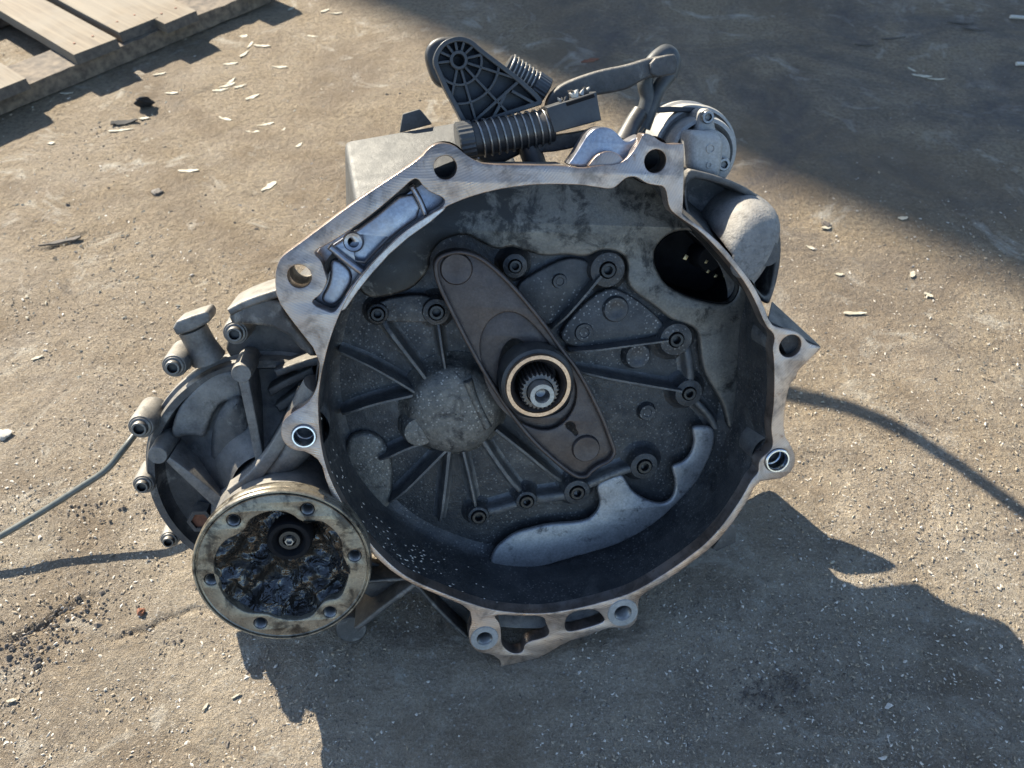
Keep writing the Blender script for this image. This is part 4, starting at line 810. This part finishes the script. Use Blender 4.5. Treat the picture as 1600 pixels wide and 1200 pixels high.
# ------------------------------------------------------------------ pallet
PZ = 0.060; PT = 0.021
ea = G(0, 184)[:2]; eb = G(424, 6)[:2]; ed = (eb-ea)/np.linalg.norm(eb-ea); en = np.array([-ed[1], ed[0]])
PAL = bpy.data.objects.new('pallet', None); COL.objects.link(PAL); PAL.location = (eb[0], eb[1], 0); PAL.rotation_euler = (0, 0, math.atan2(ed[1], ed[0]))
tag(PAL, 'weathered wooden pallet lying on the ground at the upper left', 'pallet')
def to_pal(q2): d = np.array(q2[:2])-eb; return np.array([d @ ed, d @ en])
def board(name, x0, x1, y0, y1, z0, z1, m, skew=(0, 0), seed=0):
    """plank running along local y; its mesh keeps X as grain direction"""
    r = random.Random(seed); n = 10; bm = bmesh.new(); lw = y1-y0; rows = []
    for i in range(n+1):
        t = i/n; y = y0+lw*t; j = lambda s: r.uniform(-s, s)
        e0 = x0+j(.0012)+skew[0]*t; e1 = x1+j(.0012)+skew[0]*t
        yy = [y, y] if 0 < i < n else [y+j(.003), y+j(.003)]
        rows.append([(e0, yy[0], z0), (e1, yy[1], z0), (e1-.001, yy[1], z1+j(.0006)), (e0+.001, yy[0], z1+j(.0006))])
    vs = [[bm.verts.new(q2) for q2 in rw] for rw in rows]
    for i in range(n):
        for k in range(4): bm.faces.new((vs[i][k], vs[i][(k+1) % 4], vs[i+1][(k+1) % 4], vs[i+1][k]))
    bm.faces.new(vs[0][::-1]); bm.faces.new(vs[n])
    bmesh.ops.bevel(bm, geom=[e for e in bm.edges if e.calc_face_angle(0) > 0.6], offset=0.0012, segments=1, affect='EDGES')
    bmesh.ops.recalc_face_normals(bm, faces=bm.faces)
    me = bpy.data.meshes.new(name); bm.to_mesh(me); bm.free()
    me.transform(Matrix(((0, 1, 0, 0), (-1, 0, 0, 0), (0, 0, 1, 0), (0, 0, 0, 1)))); smooth(me, 30)
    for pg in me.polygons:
        if abs(pg.normal.x) > 0.8: pg.material_index = 1  # board ends take the shade-darkened colour
    ob = link_obj(name, me, [m, 'wood_end_shade'], PAL); ob.rotation_euler = (0, 0, math.pi/2); return ob
zt = PZ
def xa(px_, py_, z=PZ): return to_pal(G(px_, py_, z))
edges = [xa(-60, 165), xa(40, 122), xa(119, 88), xa(178, 58), xa(180, 50), xa(248, 28), xa(262, 36), xa(306, 16), xa(380, -22), xa(420, -45)]
PL = [(edges[0][0]-.02, edges[1][0], edges[1][1]), (edges[2][0], edges[3][0], (edges[2][1]+edges[3][1])/2), (edges[4][0]+.002, edges[5][0], (edges[4][1]+edges[5][1])/2), (edges[6][0]-.006, edges[7][0], (edges[6][1]+edges[7][1])/2), (edges[8][0], edges[9][0], edges[7][1])]
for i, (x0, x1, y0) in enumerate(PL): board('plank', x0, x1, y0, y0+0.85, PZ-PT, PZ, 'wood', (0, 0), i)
nail_me = None
def beam(name, x0, x1, y0, y1, z0, z1, m, seed):
    r = random.Random(seed); n = 46; bm = bmesh.new(); vs = []
    for i in range(n+1):
        x = x0+(x1-x0)*i/n; j = lambda s: r.uniform(-s, s)
        vs.append([bm.verts.new(q2) for q2 in ((x, y0+j(.0015), z0), (x, y1, z0), (x, y1, z1+j(.001)), (x, y0+j(.003), z1+j(.0015)))])
    for i in range(n):
        for k in range(4): bm.faces.new((vs[i][k], vs[i][(k+1) % 4], vs[i+1][(k+1) % 4], vs[i+1][k]))
    bm.faces.new(vs[0][::-1]); bm.faces.new(vs[n]); bmesh.ops.recalc_face_normals(bm, faces=bm.faces)
    me = bpy.data.meshes.new(name); bm.to_mesh(me); bm.free(); smooth(me, 25); return link_obj(name, me, m, PAL)
for i, (x0, x1, y0) in enumerate(PL[:4]):
    for fx in (0.28, 0.72):
        nb = bmesh.new(); bmesh.ops.create_cone(nb, cap_ends=True, segments=10, radius1=0.0026, radius2=0.0022, depth=0.0016)
        nme = bpy.data.meshes.new('nail_head'); nb.to_mesh(nme); nb.free(); no = link_obj('nail_head', nme, 'rust', PAL); no.location = (x0+(x1-x0)*fx, y0+0.045, PZ+0.0006)
for i, y in enumerate((0.0, 0.36, 0.74)): beam('stringer', -0.95, 0.0, y, y+0.10, 0.004, PZ-PT-0.001, 'wood_rough', 20+i)

# ------------------------------------------------------------------ debris that can be told apart
def flake(name, x, y, lpx, wpx, ang, m, h=0.0022, curl=0.3, seed=0):
    """thin splinter or chip: tapered, slightly curled, lying at ground point of (x, y)"""
    r = random.Random(seed); c_ = G(x, y); sc2 = (np.linalg.norm(G(x+5, y)-G(x-5, y))/10); l = lpx*sc2/2; ww = wpx*sc2/2
    a = math.radians(ang); n = 8; v = []; f = []; tw = r.uniform(-.25, .25)
    for i in range(n+1):
        t = -1+2*i/n; wd = ww*(0.9-0.8*abs(t*0.9+tw)**2.0)*r.uniform(.55, 1.1); wd = max(wd, ww*0.12); lift = 0.0012+curl*l*t*t*0.4
        px_, py_ = l*t, r.uniform(-.15, .15)*ww
        for sx, zz in ((-1, 0), (1, 0), (1, h), (-1, h)):
            yy = py_+sx*wd; v.append((px_*math.cos(a)-yy*math.sin(a), px_*math.sin(a)+yy*math.cos(a), lift+zz))
    for i in range(n):
        for k in range(4): f.append((i*4+k, i*4+(k+1) % 4, (i+1)*4+(k+1) % 4, (i+1)*4+k))
    f += [(3, 2, 1, 0), tuple(n*4+k for k in range(4))]
    o = from_py(name, v, f, m, None, 40); o.location = c_; return o
NEAR, RIGHT, LEFT = 'pale wood chips near the pallet', 'pale wood chips right of the gearbox', 'pale wood chips left of the gearbox'
CH = [(420, 293, 30, 13, 55, NEAR, 'broad pale wood chip tilted upright, nearest the gear case corner'), (295, 268, 32, 9, 5, NEAR, 'long flat pale chip lying level, alone midway between pallet and gearbox'),
      (355, 135, 26, 9, 35, NEAR, 'pale chip in the middle of the chip cluster below the pallet corner'), (362, 128, 22, 8, 70, NEAR, 'steep pale chip at the top of the chip cluster below the pallet corner'), (345, 142, 24, 8, 15, NEAR, 'level pale chip at the left of the chip cluster below the pallet corner'),
      (376, 136, 20, 7, 30, NEAR, 'short pale chip at the right of the chip cluster below the pallet corner'), (395, 153, 24, 9, 40, NEAR, 'slanting pale chip just below right of the chip cluster'), (352, 187, 24, 8, -25, NEAR, 'pale chip slanting down to the right, below the chip cluster'),
      (415, 196, 26, 7, 20, NEAR, 'upper pale chip of the crossed pair right of the tilting chip'), (395, 207, 22, 6, 0, NEAR, 'lower level pale chip of the crossed pair below the chip cluster'), (468, 228, 14, 9, 60, NEAR, 'small rounded pale chip nearest the tab of the gear case'),
      (442, 205, 14, 7, 60, NEAR, 'small pale chip right of the crossed pair of chips'), (410, 73, 26, 8, -5, NEAR, 'long level pale chip right of the pallet shadow notch'), (380, 58, 14, 11, 10, NEAR, 'stubby round pale chip in the notch of the pallet shadow'), (391, 72, 22, 6, 80, NEAR, 'upright thin pale chip beside the stubby one at the pallet shadow'),
      (382, 86, 22, 7, 65, NEAR, 'steep pale chip below the upright thin one at the pallet shadow'), (361, 101, 22, 8, 15, NEAR, 'pale chip directly below the pallet shadow notch'), (437, 106, 24, 7, 0, NEAR, 'level pale chip alone to the right, under the pallet corner shadow'),
      (455, 15, 14, 7, 60, NEAR, 'small pale chip just right of the pallet corner'), (190, 205, 38, 6, 12, NEAR, 'long thin white splinter under the flat black scrap'), (226, 186, 16, 7, 10, NEAR, 'short pale chip under the standing black scrap'), (268, 147, 20, 7, 5, NEAR, 'pale chip right of and above the standing black scrap'),
      (508, 18, 16, 7, 40, NEAR, 'left one of two small chips at the top edge of the picture'), (525, 22, 18, 6, 10, NEAR, 'right one of two small chips at the top edge of the picture'), (489, 58, 18, 6, -10, NEAR, 'thin pale chip below the two small chips at the top edge'),
      (105, 147, 20, 5, 5, NEAR, 'pale splinter lying inside the pallet shadow near the left'), (250, 117, 20, 6, 20, NEAR, 'pale splinter lying inside the pallet shadow near its middle'), (80, 225, 12, 7, 10, LEFT, 'tiny pale chip just below the left end of the pallet shadow'),
      (60, 560, 18, 7, 30, LEFT, 'small pale chip far left, level with the filler neck'), (1335, 491, 36, 9, 0, RIGHT, 'longest pale chip on the sunlit ground above the right ear'), (1440, 120, 30, 9, -12, RIGHT, 'middle one of three grey chips in the upper right shade'),
      (1424, 110, 16, 5, -60, RIGHT, 'short steep left one of three grey chips in the upper right shade'), (1462, 125, 26, 5, -5, RIGHT, 'thin right one of three grey chips in the upper right shade'), (1290, 357, 14, 8, 0, RIGHT, 'small pale chip beside the dark dirt lump right of the starter'),
      (1410, 342, 16, 10, 10, RIGHT, 'round tan chip at the soft edge of the shade'), (1425, 430, 16, 9, 60, RIGHT, 'steep pale chip upper of two right of the starter'), (1450, 462, 14, 10, -40, RIGHT, 'pale chip slanting down, lower right of the steep one'), (1310, 430, 14, 8, 0, RIGHT, 'small level pale chip between the starter and the steep chip'),
      (1265, 388, 14, 7, -40, RIGHT, 'small slanting chip close to the starter housing'), (1300, 880, 9, 5, 30, RIGHT, 'tiny pale chip in the gearbox shadow by its pointed tip'), (20, 1095, 16, 6, 10, LEFT, 'small white chip at the left edge near the bottom'), (322, 1105, 13, 5, 60, LEFT, 'small upright white chip on the bare ground below the oily flange'), (370, 1088, 15, 4, 35, LEFT, 'thin white chip just left of the gearbox shadow edge')]
for k, (x, y, l, ww, an, grp, lab) in enumerate(CH):
    tag(flake('wood_chip', x, y, l, ww, an, 'chip', 0.0012, 0.16, 100+k), lab, 'wood chip', grp)
def crumbs():
    V = []; F = []; r = random.Random(77)
    for cx, cy, sx, sy, n in ((60, 1000, 45, 20, 90), (20, 1030, 25, 22, 40), (120, 955, 40, 14, 70), (250, 985, 50, 10, 40), (130, 800, 60, 10, 40), (1225, 1075, 40, 22, 120), (1180, 1085, 22, 14, 60), (360, 755, 8, 8, 0), (150, 270, 60, 30, 60), (180, 210, 25, 12, 40), (330, 290, 70, 25, 60), (600, 150, 60, 30, 40)):
        for _ in range(n):
            c_ = G(r.gauss(cx, sx), r.gauss(cy, sy)); s0 = r.uniform(.0007, .0026)*(1 if r.random() < .85 else 1.7); b0 = len(V)
            for q2 in ((1, 0, 0), (-1, 0, 0), (0, 1, 0), (0, -1, 0), (0, 0, 1), (0.6, 0.6, 0.4)): V.append(c_+np.array([q2[k2]*s0*r.uniform(.6, 1.3) for k2 in range(3)])*np.array([1, 1, .8]))
            F += [tuple(b0+k2 for k2 in t) for t in ((0, 5, 4), (5, 2, 4), (2, 1, 4), (1, 3, 4), (3, 0, 4), (0, 2, 5))]
    o = from_py('dirt_crumbs', V, F, 'stone_dark', None, 20); tag(o, 'dark dirt crumbs lying along the cracks and stains of the concrete', 'dirt', kind='stuff')
crumbs()
def fine_chips():
    V = []; F = []; mi = []; r = random.Random(55)
    for k in range(760):
        if k < 520: x, y = r.uniform(-20, 560), r.uniform(90, 620)*r.uniform(.6, 1)
        else: x, y = r.uniform(1230, 1620), r.uniform(330, 830)
        c_ = G(x, y); l = r.uniform(.0012, .0048)*(1 if k < 520 else 0.7); w_ = l*r.uniform(.18, .5); a = r.uniform(0, 3.1); ca, sa = math.cos(a), math.sin(a); b0 = len(V); h = r.uniform(.0006, .0014)
        for qx, qy, qz in ((-l, 0, 0), (-l*.3, w_, 0), (l*.7, w_*.7, 0), (l, 0, 0), (l*.2, -w_, 0), (-l*.6, -w_*.6, 0), (-l*.4, 0, h), (l*.5, w_*.1, h*1.2)):
            V.append(c_+np.array([qx*ca-qy*sa, qx*sa+qy*ca, qz+0.0006]))
        F += [tuple(b0+t for t in q) for q in ((0, 1, 6), (1, 2, 7, 6), (2, 3, 7), (3, 4, 7), (4, 5, 6, 7), (5, 0, 6))]; mi += [r.choice((0, 0, 1, 2))]*6
    me = bpy.data.meshes.new('fine_chips'); me.from_pydata([tuple(map(float, q)) for q in V], [], F); me.polygons.foreach_set('material_index', np.array(mi, dtype=np.int32))
    tag(link_obj('fine_chips', me, ['chip', 'stone_tan', 'stone_light']), 'fine pale splinters and crumbs scattered over the sunlit ground', 'wood crumbs', kind='stuff')
fine_chips()
def crumple(name, x, y, rpx, m, seed, flat=0.5):
    r = random.Random(seed); c_ = G(x, y); s = rpx*(np.linalg.norm(G(x+5, y)-G(x-5, y))/10)
    bm = bmesh.new(); bmesh.ops.create_icosphere(bm, subdivisions=3, radius=s); ph_ = [r.uniform(0, 6) for _ in range(6)]
    for vv in bm.verts:
        u_ = vv.co/s; vv.co *= 0.9+0.22*math.sin(3.1*u_.x+ph_[0])*math.cos(2.7*u_.y+ph_[1])+0.16*math.sin(6.3*u_.z+4*u_.x+ph_[2])+r.uniform(-.09, .09); vv.co.z *= flat
    me = bpy.data.meshes.new(name); bm.to_mesh(me); bm.free(); smooth(me, 20); o = link_obj(name, me, m); o.location = (c_[0], c_[1], s*flat*0.6); return o
sp1 = crumple('scrap_piece', 229, 168, 15, 'scrap', 1, 1.0); sp1.scale = (1.0, 0.3, 1.0); sp1.rotation_euler = (0.5, 0.1, 0.3)
tag(sp1, 'black crumpled scrap standing up on the sunlit ground by the pallet', 'scrap')
tag(flake('scrap_piece', 196, 193, 40, 18, 14, 'scrap', 0.002, 0.35, 2), 'flat dark scrap lying left of the black crumpled one', 'scrap')
tag(crumple('dirt_lump', 246, 302, 8, 'stone_dark', 3, 0.5), 'dark dirt lump on sunlit ground above the left flange lug', 'dirt lump')
tag(crumple('brick_crumb', 221, 957, 7, 'rust', 4, 0.7), 'orange brick crumb on the ground left of the round oily flange', 'brick crumb')
tag(crumple('dirt_lump', 1290, 352, 7, 'stone_dark', 5, 0.5), 'dark dirt lump on sunlit ground right of the starter housing', 'dirt lump')
tag(crumple('stone', 8, 680, 10, 'stone_light', 6, 0.5), 'pale grey stone at the left edge of the ground', 'stone')
tag(flake('bark_strip', 95, 380, 62, 9, 20, 'chip_dark', 0.003, 0.1, 31), 'long dark strip of bark on sunlit ground left of the gearbox', 'bark strip')
tag(flake('rusty_tag', 922, 96, 30, 12, 22, 'rust', 0.0015, 0.02, 33), 'flat rusty metal tag on shaded ground behind the selector lever', 'metal tag')
def stub(x, y, l, an, lab):
    c_ = G(x, y); s = np.linalg.norm(G(x+5, y)-G(x-5, y))/10*l; a = math.radians(an); d = np.array([math.cos(a), math.sin(a), 0])
    o = tube('paper_stub', [c_-d*s/2+(0, 0, .006), c_+(0, 0, .006), c_+d*s/2+(0, 0, .006)], 0.0038, 'paper', None, 12, 3); tag(o, lab, 'paper stub')
stub(1590, 31, 26, -10, 'white paper stub on shaded ground at the upper right corner'); stub(1596, 104, 20, -5, 'white paper stub at the right edge below the upper one')
for i, (x, y, l, an, lab) in enumerate(((1500, 38, 40, -5, 'upper right dark twig on the shaded ground left of the paper stub'), (1520, 48, 34, -15, 'dark slanting twig just below the upper right twig'), (1395, 62, 40, 10, 'longer dark twig in the middle of the upper shade'), (1350, 72, 30, 0, 'short level dark twig leftmost on the shaded ground'))):
    tag(flake('twig', x, y, l, 4, an, 'chip_dark', 0.003, 0.15, 60+i), lab, 'twig', 'dark twigs on shaded ground')

# ------------------------------------------------------------------ block and cable added out of view to throw the two shades
def shade_back(p, hgt): return np.array([p[0], p[1], 0])+np.array(SDIR)*(hgt/SDIR[2])
A = G(560, 8); B = G(1600, 450); dd = (B-A)[:2]; dd /= np.linalg.norm(dd)
HB = 9.5; mid_ = shade_back((A+B)/2, HB); nrm = np.array([-dd[1], dd[0]])
if nrm[1] < 0: nrm = -nrm
bm = bmesh.new(); q0 = mid_[:2]-dd*9; q1 = mid_[:2]+dd*11
foot = [q0, q1, q1+nrm*7, q0+nrm*7]
vb = [bm.verts.new((*q2, -0.05)) for q2 in foot]; vt = [bm.verts.new((*q2, HB)) for q2 in foot]
for i in range(4): bm.faces.new((vb[i], vb[(i+1) % 4], vt[(i+1) % 4], vt[i]))
bm.faces.new(vt); bm.faces.new(vb[::-1]); bmesh.ops.recalc_face_normals(bm, faces=bm.faces)
me = bpy.data.meshes.new('shade_block_wall'); bm.to_mesh(me); bm.free()
SH = link_obj('shade_block', me, 'shade_block'); tag(SH, 'tall grey block added out of view to shade the upper right ground', 'shade_block')
cp = []
for (x, y) in ((1120, 590), (1235, 615), (1330, 638), (1420, 678), (1510, 735), (1600, 800), (1720, 885)):
    cp.append(shade_back(G(x, y), 0.75))
o = tube('shadow_cable', cp, [0.0125, 0.0120, 0.0115, 0.011, 0.0105, 0.010, 0.010], 'rubber', None, 14)  # unseen cable added to throw the curved shadow
tag(o, 'black cable added out of view to throw the curved shadow at the right', 'cable')
bpy.context.view_layer.update()
lowest = min((GMAT @ Vector(c2)).z for ob in COL.objects if ob.parent and ob.type == 'MESH' and ob.parent is GB for c2 in ob.bound_box)
print('LOWEST bbox', lowest)
